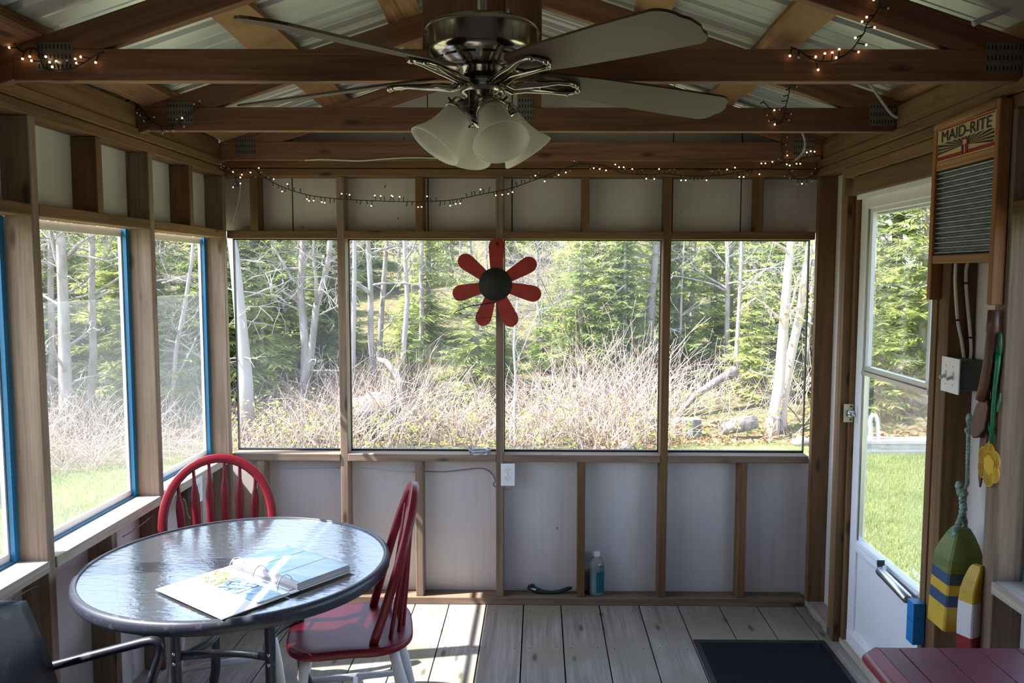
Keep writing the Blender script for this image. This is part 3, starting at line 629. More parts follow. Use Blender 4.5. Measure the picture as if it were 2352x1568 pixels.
# ------------------------------------------------------------------ WINDSOR CHAIRS
def make_chair():
    t = empty('windsor_chair', (0,0,0))
    # seat outline
    out = []
    for i in range(56):
        a = 2*PI*i/56; ca, sa = math.cos(a), math.sin(a); e = .55
        x = .215*math.copysign(abs(ca)**e, ca); y = .212*math.copysign(abs(sa)**e, sa)
        x *= 1-.07*math.exp(-((y+.02)/.09)**2); x *= 1.0 if y < 0 else 1-.10*(y/.212)**2
        out.append((x, y))
    mb = MB(); n = len(out); vs = []
    for sc, z in ((.90,.418),(.965,.421),(1,.428),(1,.442),(.985,.448),(.95,.450),(.72,.447),(.4,.443)):
        for x, y in out: vs.append((x*sc, y*sc, z))
    fs = [(j*n+i, j*n+(i+1) % n, (j+1)*n+(i+1) % n, (j+1)*n+i) for j in range(7) for i in range(n)]
    fs.append(tuple(range(n-1,-1,-1))); fs.append(tuple(7*n+i for i in range(n)))
    mb.add(vs, fs, 0, True); obj('seat', mb, M_red, t)
    lean = math.radians(17); BY = .075
    def bp(uu, w): return V((uu, BY+w*math.sin(lean), .445+w*math.cos(lean)))
    pts = []
    for w in (0, .05, .10, .15, .20, .25): pts.append((-.160-.045*math.sin(w/.25*PI/2), w))
    for a in np.linspace(PI, 0, 21)[1:-1]: pts.append((.205*math.cos(a), .25+.255*math.sin(a)**.95))
    pts += [(-x, w) for x, w in reversed(pts[:6])]
    P3 = [bp(*p) for p in pts]; mb = MB(); nb = V((0, math.cos(lean), -math.sin(lean))); vs = []; k = len(P3)
    for i in range(k):
        tg = (P3[min(i+1,k-1)]-P3[max(i-1,0)]).normalized(); sd = nb.cross(tg).normalized()
        for a, b in ((-.019,-.011),(-.014,-.014),(.014,-.014),(.019,-.011),(.019,.011),(.014,.014),(-.014,.014),(-.019,.011)): vs.append(P3[i]+sd*a*.92+nb*b)
    fs = [(i*8+a, i*8+(a+1) % 8, (i+1)*8+(a+1) % 8, (i+1)*8+a) for i in range(k-1) for a in range(8)]+[tuple(range(7,-1,-1)), tuple((k-1)*8+a for a in range(8))]
    mb.add(vs, fs, 0, True); obj('bow_back', mb, M_red, t)
    for i in range(6):
        f = (i-2.5)/2.5; ub = .122*f; yb = .075+.105*(1-.45*f*f); ut = .146*f
        c_ = math.sqrt(max(0, 1-(ut/.205)**2)); wt = .25+.255*c_**.95-.004
        p0 = V((ub, yb, .445)); p1 = bp(ut, wt); ax = (p1-p0); L = ax.length; ax.normalize()
        sx = V((1,0,0)); sx = (sx-ax*sx.dot(ax)).normalized(); nz = ax.cross(sx)
        mb = MB(); vs = []; secs = [(0,.010,.008),(.30,.0115,.008),(.50,.0145,.0065),(.66,.0165,.0055),(.74,.0165,.0055),(.80,.0125,.006),(.86,.0075,.0065),(.93,.0062,.0062),(1,.006,.006)]
        for s_, hw, ht in secs:
            for a in range(8): q = 2*PI*a/8+PI/8; vs.append(p0+ax*(L*s_)+sx*(hw*1.08*math.cos(q))+nz*(ht*math.sin(q)))
        fs = [(j*8+a, j*8+(a+1) % 8, (j+1)*8+(a+1) % 8, (j+1)*8+a) for j in range(len(secs)-1) for a in range(8)]
        mb.add(vs, fs, 0, True); obj('spindle', mb, M_red, t)
    legs = {}
    for sx in (-1, 1):
        for sy in (-1, 1):
            p = V((.145*sx, .140*sy, .425)); q = V((.205*sx, .215*sy+ (.02 if sy > 0 else 0), 0)); legs[(sx,sy)] = (p, q)
            mb = MB().tube([p+(q-p)*s_ for s_ in (0,.12,.3,.5,.7,.9,1)], [.017,.0175,.021,.0225,.020,.0145,.012], 14); obj('leg', mb, M_white, t)
    def at(kx, s_): p, q = legs[kx]; return p+(q-p)*s_
    for sx in (-1, 1): obj('stretcher', MB().tube([at((sx,-1),.60), (at((sx,-1),.60)+at((sx,1),.60))/2, at((sx,1),.60)], [.009,.0135,.009], 10), M_white, t)
    obj('stretcher', MB().tube([(at((-1,-1),.60)+at((-1,1),.60))/2, V((0,.005,at((1,1),.6).z)), (at((1,-1),.60)+at((1,1),.60))/2], [.009,.0135,.009], 10), M_white, t)
    return t
ch = make_chair(); ch.location = (-1.215, 3.01, 0); ch.rotation_euler = (0, 0, math.radians(24))
tag(ch, 'red windsor chair behind the glass table by the left wall', 'chair', 'red windsor chairs')
ch2 = copy_tree(ch); ch2.location = (-.655, 2.735, 0); ch2.rotation_euler = (0, 0, math.radians(-78.5))
tag(ch2, 'red windsor chair with white legs in side view right of the table', 'chair', 'red windsor chairs')

# ------------------------------------------------------------------ BLACK METAL CHAIR (lower left)
mc = empty('metal_armchair', (-1.05, 1.86, 0)); tag(mc, 'chipped black metal armchair in front of the glass table', 'chair')
fd = V((1, 0, 0)); rd = V((0, -1, 0)); mo = V((-1.325, 1.850, 0))
def mp_(r, f, z): return mo+rd*r+fd*f+V((0,0,z))
mb = MB(); rows = [(.42,.06),(.50,.045),(.58,.026),(.66,.006),(.72,-.012),(.78,-.030),(.815,-.041),(.832,-.048),(.842,-.056),(.846,-.068)]
vs = []; nx = 12
for th in (0, 1):
    for j, (z, f) in enumerate(rows):
        hw = .215-.012*max(0,(z-.66)/.15) if z < .81 else .203-.045*((z-.81)/.036)**2
        for i in range(nx+1):
            s_ = -1+2*i/nx; vs.append(mp_(s_*hw, f+.020*s_*s_-th*.006+ (0), z-(.012*s_*s_ if z > .83 else 0)))
N = (nx+1)*len(rows); fs = []
for th in (0, 1):
    for j in range(len(rows)-1):
        for i in range(nx):
            a = th*N+j*(nx+1)+i; fs.append((a, a+1, a+nx+2, a+nx+1))
for j in range(len(rows)-1):
    for i in (0, nx): a = j*(nx+1)+i; fs.append((a, a+nx+1, a+nx+1+N, a+N))
for i in range(nx):
    for j in (0, len(rows)-1): a = j*(nx+1)+i; fs.append((a, a+1, a+1+N, a+N))
mb.add(vs, fs, 0, True); obj('backrest', mb, M_blackmetal, mc)
mb = MB(); vs = []
for th in (0, 1):
    for j in range(9):
        f = .06+.38*j/8; z = .43+.035*math.sin(PI*.5*j/8)-.02*math.sin(PI*j/8)-(.03*max(0,(j-6)/2)**2)
        for i in range(nx+1): s_ = -1+2*i/nx; vs.append(mp_(s_*.225, f, z-th*.005+.012*s_*s_))
N = 9*(nx+1); fs = [(th*N+j*(nx+1)+i, th*N+j*(nx+1)+i+1, th*N+(j+1)*(nx+1)+i+1, th*N+(j+1)*(nx+1)+i) for th in (0,1) for j in range(8) for i in range(nx)]
mb.add(vs, fs, 0, True); obj('seat', mb, M_blackmetal, mc)
def fillet(pts, r=.05, n=6):
    pts = [V(p) for p in pts]; out = [pts[0]]
    for i in range(1, len(pts)-1):
        a = (pts[i-1]-pts[i]); b = (pts[i+1]-pts[i]); ra = min(r, a.length*.48, b.length*.48); a = pts[i]+a.normalized()*ra; b = pts[i]+b.normalized()*ra
        for t in np.linspace(0, 1, n): out.append(a*(1-t)**2+pts[i]*2*t*(1-t)+b*t*t)
    return out+[pts[-1]]
for sg in (1, -1):
    if sg > 0:
        p2, p3 = ony(112, 1531, 2.082), ony(322, 1476, 2.088); e = (p3-p2).normalized()
        path = [V((-1.36, 2.075, .605)), p2, p3+e*.075, ony(345, 1568, 2.088), ony(338, 1640, 2.088), V((-.98, 2.088, .02))]
    else:
        path = [mp_(.228,-.08,.605), mp_(.228,.02,.665), mp_(.228,.31,.725), mp_(.228,.27,.45), mp_(.228,.27,.02)]
    obj('arm', MB().tube(fillet(path, .075, 7), .0125, 12), M_blackmetal, mc)
for sg in (1, -1): obj('rear_leg', MB().tube(fillet([mp_(.17*sg,.30,.42), mp_(.17*sg,.05,.41), mp_(.19*sg,-.06,.015)], .06), .0125, 10), M_blackmetal, mc)

# ------------------------------------------------------------------ MAROON TABLE (lower right)
mt = empty('plank_table', (1.08, 1.6, 0)); tag(mt, 'maroon painted plank table below the hanging floats', 'table')
z1 = .72; x0, x1, y0, y1 = .822, 1.335, 1.02, 2.02
mb = MB(); xs = [x0+.05, .925, 1.026, 1.126, 1.226, x1]
for a, b in zip(xs[:-1], xs[1:]): mb.box((a+.0012, y0, z1-.03), (b-.0012, y1, z1))
obj('tabletop', mb, M_maroon, mt, bevel=.0015)
mb = MB(); mb.prism([(x0+.05, y0, z1-.0), (x0+.05, y1-.0, z1), (x0+.012, y1-.035, z1-.0), (x0+.012, y0, z1)], (0,0,-.03)); 
mb.tube([(x0+.012, y0, z1-.014), (x0+.012, y1-.033, z1-.014), (x0+.05, y1-.002, z1-.014)], .0145, 10); obj('edging', mb, M_red, mt)
mb = MB(); mb.box((x0+.05, y0+.05, z1-.11), (x0+.072, y1-.05, z1-.03)); mb.box((x1-.06, y0+.05, z1-.11), (x1-.04, y1-.05, z1-.03)); mb.box((x0+.05, y1-.07, z1-.11), (x1-.04, y1-.05, z1-.03)); obj('apron', mb, M_maroon, mt)
for x in (x0+.06, x1-.10):
    for y in (y0+.06, y1-.12): obj('leg', MB().box((x, y, 0), (x+.055, y+.055, z1-.03)), M_maroon, mt, bevel=.004)

# ------------------------------------------------------------------ DOOR MAT
M_mat = mat('dark carpet mat', (.011,.012,.018), .95, spec=.1); noisy(M_mat, (.022,.024,.034), 240, .5, .7, .6)
mb = MB().box((.735, 2.70, .001), (1.285, 3.56, .009)); dm = tag(obj('door_mat', mb, M_mat, org=(1.0, 3.1, 0)), 'dark navy carpet mat with black border inside the door', 'mat')
mb = MB(); bars(mb, [(.71,2.675,.001),(1.31,2.675,.001),(1.31,3.60,.001),(.71,3.60,.001)], .03, (0,0,.005)); obj('border', mb, M_black, dm)

# ------------------------------------------------------------------ FLOWER on the middle stud
FC = ony(1138, 653, 3.975); fl = empty('flower_decoration', FC); tag(fl, 'red wooden flower with black centre hung on the middle window stud', 'decoration')
M_petal = mat('red painted wood', (.34,.026,.016), .6); noisy(M_petal, (.20,.018,.012), 12, .5, .72, 0, (1,1,1))
PXM = 3.975/FPX
def f2(px, py): return ony(px, py, 3.975)
for tipx, tipy in ((1142,546),(1231,598),(1243,679),(1180,749),(1104,747),(1040,677),(1055,589)):
    c = V((FC.x, 0, FC.z)); t = f2(tipx, tipy); d = V((t.x-FC.x, 0, t.z-FC.z)); L = d.length; d.normalize(); s_ = V((d.z, 0, -d.x)); hw = .0395
    out = [(.06, -.026), (.10, -.031), (.15, -.037), (L-.05, -.0395)]
    arc = [(L-.042+.042*math.sin(a), -.0395*math.cos(a)) for a in np.linspace(.15, PI-.15, 11)]
    poly = out+arc+[(r, -w) for r, w in reversed(out)]
    obj('petal', MB().prism([V((FC.x, 3.966, FC.z))+d*r+s_*w for r, w in poly], (0,.010,0)), M_petal, fl, org=V((FC.x, 3.97, FC.z))+d*.12, bevel=.0015)
mb = MB().lathe([(0,0),(.079,0),(.0815,.002),(.0815,.014),(0,.014)], (FC.x, 3.978, FC.z), (0,-1,0), 40); obj('centre', mb, mat('charred wood', (.012,.010,.009), .8), fl)
mb = MB(); q = f2(1142, 560); mb.tube([V((q.x+math.cos(t)*.004, 3.964, q.z+math.sin(t)*.010)) for t in np.linspace(0, 2*PI, 15)[:-1]], .0016, 6, closed=True); obj('hook', mb, M_black, fl)
mb = MB()
def f3(px, py, y=3.955): return ony(px, py, y)
mb.tube([f3(1142,693,3.962), f3(1115,697), f3(1095,701), f3(1078,703), f3(1060,710), f3(1046,716), f3(1043,720), f3(1050,724), f3(1066,728), f3(1080,730), f3(1105,730), f3(1130,729,3.963)], [.0035,.0035,.003,.0025,.002,.002,.002,.0015,.0015,.0015,.0012,.001], 6)
mb.tube([f3(1098,701), f3(1075,699), f3(1055,692), f3(1037,683)], .0012, 5)
obj('twig', mb, M_black, fl)

# ------------------------------------------------------------------ SMALL THINGS ON THE BACK WALL
def outlet(c, right, up, nrm, label, gangs=1):
    c, right, up, nrm = V(c), V(right), V(up), V(nrm)
    o = empty('power_outlet', c); tag(o, label, 'outlet')
    mb = MB().obox(c-nrm*.003, right*.035, up*.057, nrm*.003); obj('cover_plate', mb, M_plastic, o, bevel=.002)
    mb = MB().obox(c-nrm*.024, right*.026, up*.046, nrm*.018); obj('box', mb, M_gal, o)
    mb = MB(); mk = MB()
    for sg in (1, -1):
        cc = c+up*.0195*sg
        pts = [cc+right*(.0165*math.cos(t))+up*(max(-.0125, min(.0125, .0165*math.sin(t)))) for t in np.linspace(0, 2*PI, 25)[:-1]]
        mb.prism([p+nrm*.0001 for p in pts], nrm*.0012)
        mk.tube([p+nrm*.0003 for p in pts], .0006, 4, closed=True)
        mk.obox(cc-right*.006+up*.003+nrm*.0014, right*.0011, up*.004, nrm*.0003); mk.obox(cc+right*.006+up*.003+nrm*.0014, right*.0011, up*.0032, nrm*.0003); mk.obox(cc-up*.0065+nrm*.0014, right*.002, up*.002, nrm*.0003)
    mk.obox(c+nrm*.0002, right*.0018, up*.0018, nrm*.0003)
    f = obj('receptacle', mb, M_plastic, o); obj('slots', mk, M_black, f)
q = ony(1166.5, 1090, YB-.012)
outlet((q.x, YB-.012, q.z), (1,0,0), (0,0,1), (0,-1,0), 'white power outlet beside the middle stud below the back windows')
q = onx(458, 1125, XL+.012)
outlet((XL+.012, q.y, q.z), (0,1,0), (0,0,1), (1,0,0), 'white power outlet on the left wall behind the far chair')
# glass dish on sill
q = ony(1101, 1050, 3.99); dish = V((q.x, 4.022, SILL1))
mb = MB().lathe([(0,.001),(.046,.001),(.055,.008),(.058,.022),(.056,.024),(.052,.010),(.044,.005),(0,.004)], dish, n=28)
M_glass = screen_mat('clear dish glass', .22, (.8,.8,.82), 0, .09)
tag(obj('ash_tray', mb, M_glass, org=dish), 'small clear glass dish on the window sill left of the middle stud', 'dish')
# bottle
bc = V((ony(1369, 1368, 4.045).x, 4.045, ST)); bt = empty('plastic_bottle', bc); tag(bt, 'translucent plastic bottle of teal liquid on the floor plate', 'bottle')
M_bot = screen_mat('translucent bottle plastic', .42, (.72,.80,.82), 0, .05)
bprof = [(0,.0),(.034,.0),(.0395,.005),(.0405,.015),(.0405,.150),(.039,.168),(.033,.183),(.023,.193),(.0165,.198),(.0165,.208)]
obj('body', MB().lathe(bprof, bc, n=32), M_bot, bt)
obj('cap', MB().lathe([(.018,.200),(.0185,.203),(.0185,.222),(.016,.225),(0,.225)], bc, n=24), M_plastic, bt)
M_liq = mat('teal liquid', (.02,.22,.27), .25)
obj('liquid', MB().lathe([(0,.003),(.036,.004),(.0375,.012),(.0375,.122),(0,.1221)], bc, n=28), M_liq, bt)
def wrap(a0, a1, z0, z1, r): 
    mb = MB(); n = 12; vs = []
    for z in (z0, z1):
        for i in range(n+1): t = a0+(a1-a0)*i/n; vs.append(bc+V((math.cos(t)*r, math.sin(t)*r, z)))
    return mb.add(vs, [(i, i+1, n+2+i, n+1+i) for i in range(n)], 0, True)
lb = obj('label', wrap(-1.62, -.15, .02, .128, .0411), mat('teal label', (.005,.12,.15), .4), bt)
mb = wrap(-1.30, -.35, .130, .134, .0412); mb2 = wrap(-1.36, -.3, .140, .144, .0412); mb.add(mb2.v, mb2.f); mb2 = wrap(-1.28, -.4, .150, .160, .0412); mb.add(mb2.v, mb2.f); obj('print', mb, mat('green print', (.01,.17,.17), .5), bt)
mb = wrap(-1.42, -1.05, .164, .172, .0399); obj('sticker', mb, mat('yellow sticker', (.75,.62,.05), .5), bt)
# dark curved handle
tl = empty('hand_tool', ony(1262, 1362, 4.04)); tag(tl, 'curved dark teal hand tool handle lying on the floor plate', 'hand tool')
tp = [ony(x, y, 4.045) for x, y in ((1222,1350),(1232,1355),(1245,1359),(1262,1361),(1278,1360),(1293,1356),(1305,1351),(1314,1349))]
M_tool = mat('dark teal rubber', (.006,.022,.030), .45)
obj('grip', MB().tube(tp, [.017,.016,.013,.011,.011,.011,.0105,.006], 12), M_tool, tl)
mb = MB().obox(ony(1221,1350,4.04), (.020,0,-.006), (0,.012,0), (.004,0,.011)); mb.obox(ony(1224,1343,4.04), (.011,0,-.003), (0,.008,0), (.001,0,.004), 1); hd = obj('head', mb, [M_tool, M_black], tl, bevel=.003)
mb = MB().prism([ony(1218,1351,4.026), ony(1229,1356,4.026), ony(1232,1352,4.026), ony(1226,1351,4.026)], (0,.004,0)); obj('emblem', mb, M_plastic, hd)

def cable(name, pts, r, m, label, n=8):
    pts = [V(p) for p in pts]; sm = []
    for i in range(len(pts)-1):      # Catmull-Rom
        p0, p1, p2, p3 = pts[max(i-1,0)], pts[i], pts[i+1], pts[min(i+2,len(pts)-1)]
        for k in range(5):
            t = k/5; sm.append(.5*((2*p1)+(p2-p0)*t+(2*p0-5*p1+4*p2-p3)*t*t+(3*p1-p0-3*p2+p3)*t**3))
    sm.append(pts[-1]); c = sum(sm, V())/len(sm)
    return tag(obj(name, MB().tube(sm, r, n), m, org=c), label, 'cable')
M_cab = mat('white cable', (.62,.62,.60), .5); M_cabg = mat('grey brown cable', (.22,.19,.18), .6)
yc = 4.075
cable('electric_cable', [ony(x,y,yc) for x,y in ((800,1074),(860,1077),(905,1082),(952,1083))], .0035, M_cab, 'white cable below the sill between the red chair and the next stud')
cable('electric_cable', [ony(x,y,yc) for x,y in ((970,1082),(1020,1083),(1060,1079),(1100,1075),(1120,1080),(1133,1092),(1137,1104),(1133,1113),(1140,1119)) ], .0032, M_cabg, 'grey brown cable curving down to the left of the outlet')
cable('electric_cable', [ony(x,y,yc) for x,y in ((608,1069),(660,1074),(720,1072),(780,1073))], .0035, M_cab, 'white cable below the sill above the far chair')
cable('electric_cable', [ony(1155,1117,YB-.01), ony(1168,1125,YB+.0), ony(1176,1117,YB-.01)], .003, M_cabg, 'short cable loop under the middle outlet')
cable('electric_cable', [ony(x,y,3.94) for x,y in ((700,368),(740,366),(790,368),(830,369),(880,365),(940,362),(1005,363),(1060,364))], .0035, M_cab, 'white cable sagging along the back wall top plate')
cable('electric_cable', [ony(x,y,3.985) for x,y in ((552,425),(550,450),(543,480),(532,515))], .002, M_cab, 'thin white wire hanging in the upper left back corner')
cable('electric_cable', [ony(x,y,3.14) for x,y in ((1990,185),(2003,200),(2025,232),(2048,262),(2066,271))], .0055, M_cab, 'white cable across the right end of the middle truss')
cable('electric_cable', [ony(x,y,3.93) for x,y in ((1841,300),(1849,325),(1846,345),(1836,360),(1826,368))], .0055, M_cab, 'white cable loop in the right back corner under the truss')
cable('electric_cable', [ony(x,y,2.30) for x,y in ((2235,55),(2262,42),(2295,30),(2330,12),(2380,-12))], .008, M_cab, 'white cable on the roof slab above the washboard')
cable('electric_cable', [onx(x,y,XL-.03) for x,y in ((282,1232),(300,1222),(330,1200),(356,1178))], .0025, M_cabg, 'thin wire in the stud bay left of the far chair')
cable('electric_cable', [onx(x,y,XL-.03) for x,y in ((30,1375),(55,1360),(88,1343))], .0025, M_cabg, 'thin wire in the stud bay above the black metal chair')
cable('electric_cable', [onx(x,y,XL-.02) for x,y in ((418,1145),(424,1150),(430,1180),(436,1190))], .004, M_cabg, 'cable dropping from the left wall outlet behind the red spindles')
# ------------------------------------------------------------------ THINGS HANGING ON THE RIGHT WALL
M_wbw = wood('washboard wood', (.33,.15,.06), (.20,.085,.035), 'Z', seed=21, knots=False, rough=.5)
M_wby = wood('washboard rail', (.38,.20,.09), (.22,.11,.05), 'Y', seed=22, knots=False, rough=.55)
wy0, wy1, wx = 2.362, 2.757, 1.344
wb = empty('washboard', (wx, 2.56, 1.59)); tag(wb, 'old wooden washboard with ribbed metal plate hung beside the door', 'washboard')
obj('side_leg', MB().box((1.308, wy1-.024, 1.592), (wx, wy1, 2.150)), M_wbw, wb, bevel=.003); obj('side_leg', MB().box((1.307, wy0, 1.588), (wx, wy0+.022, 2.178)), M_wbw, wb, bevel=.003)
ya, yb = wy0+.024, wy1-.024
obj('top_rail', MB().tube([(1.326, wy1+.004, 2.162), (1.326, wy0+.02, 2.172)], .016, 12), M_wby, wb)
obj('middle_rail', MB().box((1.310, ya, 2.016), (1.342, yb, 2.044)), M_wby, wb, bevel=.004)
obj('bottom_rail', MB().box((1.310, ya, 1.712), (1.342, yb, 1.740)), M_wby, wb, bevel=.004)
M_zinc = mat('dull galvanised metal', (.26,.29,.33), .42, .75); noisy(M_zinc, (.17,.19,.22), 40, .45, .7)
mb = MB(); nz = 17; vs = []; prof = []
for i in range(nz*8+1):
    t = i/8; prof.append((1.320+.006*math.cos(2*PI*t), 1.740+.276*i/(nz*8)))
for y in (ya, yb): vs += [(x, y, z) for x, z in prof]
n = len(prof); mb.add(vs, [(i, i+1, n+i+1, n+i) for i in range(n-1)], 0, True); obj('scrub_plate', mb, M_zinc, wb)
sg0, sg1, sz0, sz1, sx = ya+.003, yb-.004, 2.046, 2.152, 1.3125
mb = MB().box((sx, sg0-.003, sz0-.002), (sx+.006, sg1+.004, sz1)); sign = obj('sign_panel', mb, mat('cream printed board', (.52,.40,.22), .5), wb)
M_ink = mat('black ink', (.008,.008,.010), .5); M_redink = mat('red ink', (.28,.012,.014), .5); M_cream = mat('cream ink', (.55,.42,.25), .5)
def spt(s, t, k=1): return V((sx-.0004*k, sg1+(sg0-sg1)*s, sz0+(sz1-sz0)*t))     # s from left to right as seen, t upwards
def flat(poly, k=1): return MB().prism([spt(s, t, k) for s, t in poly], (-.0002, 0, 0))
mb = MB()
for poly in ([(.02,.925),(.98,.925),(.98,.975),(.02,.975)], [(0,.02),(1,.02),(1,.13),(0,.13)], [(0,.02),(.012,.02),(.012,.52),(0,.52)]): q = flat(poly); mb.add(q.v, q.f)
rb = flat([(.012,.13),(.988,.13),(.988,.52),(.012,.52)]); rays_red = mb
rk = MB(); rc = (.5, .30)
for i in range(15):
    a0 = -.35+PI*1.22*i/15-.04; 
    for (da, db, dest) in ((.02,.15,rk), (.185,.205,rays_red)):
        pts = []
        for a in (a0+da, a0+db):
            dx, dy = math.cos(a), math.sin(a)*.9
            L = 9
            if abs(dx) > 1e-4: L = min(L, .485/abs(dx))
            if dy > 1e-4: L = min(L, (.52-rc[1])/dy)
            if dy < -1e-4: L = min(L, (.14-rc[1])/dy)
            pts.append((rc[0]+dx*L, rc[1]+dy*L))
        q = flat([rc, pts[0], pts[1]], 2); dest.add(q.v, q.f)
obj('red_print', rays_red, M_redink, sign); obj('black_rays', rk, M_ink, sign)
mb = MB(); q = flat([(.46,.03),(.545,.03),(.56,.12),(.56,.36),(.545,.47),(.46,.47),(.45,.36),(.45,.12)], 4); mb.add(q.v, q.f); em = obj('emblem', mb, M_redink, sign)
mb = MB(); 
for poly in ([(.468,.05),(.49,.05),(.49,.28),(.468,.28)],): q = flat(poly, 5); mb.add(q.v, q.f)
obj('emblem_shade', mb, M_ink, sign)
mb = MB(); q = flat([(.475,.30),(.535,.30),(.535,.44),(.475,.44)], 5); mb.add(q.v, q.f); q = flat([(.50,.06),(.515,.06),(.515,.28),(.50,.28)], 5); mb.add(q.v, q.f); obj('emblem_light', mb, M_cream, sign)
def lettering(text, name, corner, right, up, width, height, m, parent, nrm, ext=.0004, shear=0):
    cu = bpy.data.curves.new('lettering', 'FONT'); cu.body = text; cu.size = 1; cu.extrude = 0; cu.offset = 0; cu.shear = shear
    to = bpy.data.objects.new('lettering_tmp', cu); COL.objects.link(to); bpy.context.view_layer.update()
    dg = bpy.context.evaluated_depsgraph_get(); me = bpy.data.meshes.new_from_object(to.evaluated_get(dg)); bpy.data.objects.remove(to)
    xs = [v.co.x for v in me.vertices]; ys = [v.co.y for v in me.vertices]; a, b, c, d = min(xs), max(xs), min(ys), max(ys)
    mb = MB(); vs = [V(corner)+V(right)*((v.co.x-a)/(b-a)*width)+V(up)*((v.co.y-c)/(d-c)*height)+V(nrm)*ext for v in me.vertices]
    mb.add(vs, [tuple(p.vertices) for p in me.polygons]); return obj(name, mb, m, parent)
lettering('MAID-RITE', 'lettering', spt(.07, .57), (0,-1,0), (0,0,1), (sg1-sg0)*.86, (sz1-sz0)*.32, M_ink, sign, (-1,0,0), .0008)
lettering('MAID-RITE', 'lettering_outline', spt(.083, .55), (0,-1,0), (0,0,1), (sg1-sg0)*.86, (sz1-sz0)*.32, mat('dull grey print', (.16,.14,.11), .5), sign, (-1,0,0), .0005)

# light switch and its box
sw = empty('light_switch', (1.326, 2.64, 1.36)); tag(sw, 'white double light switch on a grey metal box by the door', 'light switch')
cy0, cy1 = onx(2203,860,1.325).y, onx(2162,860,1.325).y; cz = 1.353
mb = MB().box((1.324, cy0, cz-.057), (1.329, cy1, cz+.057)); obj('cover_plate', mb, M_plastic, sw, bevel=.002)
obj('box', MB().box((1.329, cy0+.004, cz-.045), (1.40, 2.676, cz+.052)), mat('grey steel box', (.09,.095,.10), .55, .4), sw, bevel=.003)
for y in (cy0+(cy1-cy0)*.32, cy0+(cy1-cy0)*.72):
    mb = MB().box((1.322, y-.005, cz-.013), (1.3245, y+.005, cz+.013)); mb.obox((1.315, y, cz-.006), (.012,0,.005), (0,.0038,0), (-.002,0,.0045)); obj('toggle', mb, mat('switch toggle', (.55,.53,.5), .4), sw, bevel=.0008)
mb = MB()
for y in (cy0+(cy1-cy0)*.32, cy0+(cy1-cy0)*.72):
    for z in (-.03, .03): obj('screw', MB().ball((1.3238, y, cz+z), .0028, 8), M_steel, sw)
for k, (pts, lab) in enumerate((([(2196,600),(2194,640),(2196,690),(2200,740),(2208,780),(2213,815),(2214,830)], 'white twin cable running down to the light switch, left of the pair'), ([(2224,600),(2219,620),(2219,660),(2224,720),(2229,775),(2230,810),(2226,832)], 'white twin cable running down to the light switch, right of the pair'))):
    P = [ony(x, y, 2.668) for x, y in pts]; cable('electric_cable', P, .0055, M_cab, lab)
for x, y, lab in ((2200,735,'dark clip on the left twin cable above the light switch'),(2220,650,'upper dark clip on the right twin cable below the washboard'),(2229,775,'lower dark clip on the right twin cable above the grey box')):
    c = ony(x, y, 2.662); tag(obj('cable_clip', MB().box(c-V((.010,.001,.003)), c+V((.010,.012,.003))), M_black, org=c), lab, 'cable clip')

# buoys
M_rope = mat('green twisted rope', (.30,.42,.36), .85); noisy(M_rope, (.14,.24,.20), 90, .4, .6, .8)
def twist(mb, pts, r, turns=40, n=6):
    pts = [V(p) for p in pts]; L = [0]
    for i in range(1, len(pts)): L.append(L[-1]+(pts[i]-pts[i-1]).length)
    k = max(12, int(L[-1]/.006)); cl = []
    for i in range(k+1):
        s = L[-1]*i/k; j = 1
        while j < len(pts)-1 and L[j] < s: j += 1
        t = (s-L[j-1])/max(1e-6, L[j]-L[j-1]); cl.append(pts[j-1].lerp(pts[j], t))
    for ph in (0, 2*PI/3, 4*PI/3):
        out = []
        for i, c in enumerate(cl):
            tg = (cl[min(i+1,k)]-cl[max(i-1,0)]).normalized(); u_ = tg.cross(V((.3,1,.2))).normalized(); w_ = tg.cross(u_); a = ph+L[-1]*i/k*2*PI/.035
            out.append(c+(u_*math.cos(a)+w_*math.sin(a))*r*.55)
        mb.tube(out, r*.62, n)
M_bg = mat('weathered green paint', (.13,.17,.035), .6); noisy(M_bg, (.08,.11,.025), 9, .45, .65, 0, (1,1,4))
M_by = mat('yellow paint', (.56,.36,.03), .5); noisy(M_by, (.42,.26,.02), 9)
M_bb = mat('navy blue paint', (.028,.065,.14), .5); M_bw = mat('white paint', (.68,.66,.70), .5); M_br = mat('dark red paint', (.23,.012,.018), .5)
def sq(c, h1, h2, z, rot, ch=.12, lean=V((0,0,0))):
    a = V((math.cos(rot), math.sin(rot), 0)); b = V((-a.y, a.x, 0)); e = 1-ch
    pts = [(1,-e),(1,e),(e,1),(-e,1),(-1,e),(-1,-e),(-e,-1),(e,-1)]
    return [c+a*(h1*i)+b*(h2*j)+V((0,0,z))+lean*z for i, j in pts]
def stack(mb, rings, m=0):
    n = len(rings[0]); vs = [p for r in rings for p in r]; fs = [(j*n+i, j*n+(i+1) % n, (j+1)*n+(i+1) % n, (j+1)*n+i) for j in range(len(rings)-1) for i in range(n)]
    fs += [tuple(range(n-1,-1,-1)), tuple((len(rings)-1)*n+i for i in range(n))]; return mb.add(vs, fs, m)
bx, by = 1.330, 2.535; zb = onx(2180, 1428, bx).z; zt = onx(2212, 1216, bx).z
bz = lambda py: zb+(zt-zb)*(1428-py)/(1428-1216)
bo = empty('wooden_buoy', (bx, by, zb)); tag(bo, 'large wooden fishing float striped green, navy and yellow hanging on green rope', 'buoy', 'painted wooden fishing floats')
rot = 0.0; H = .056; LEAN = V((.04,-.02,0)); c0 = V((bx, by, 0))
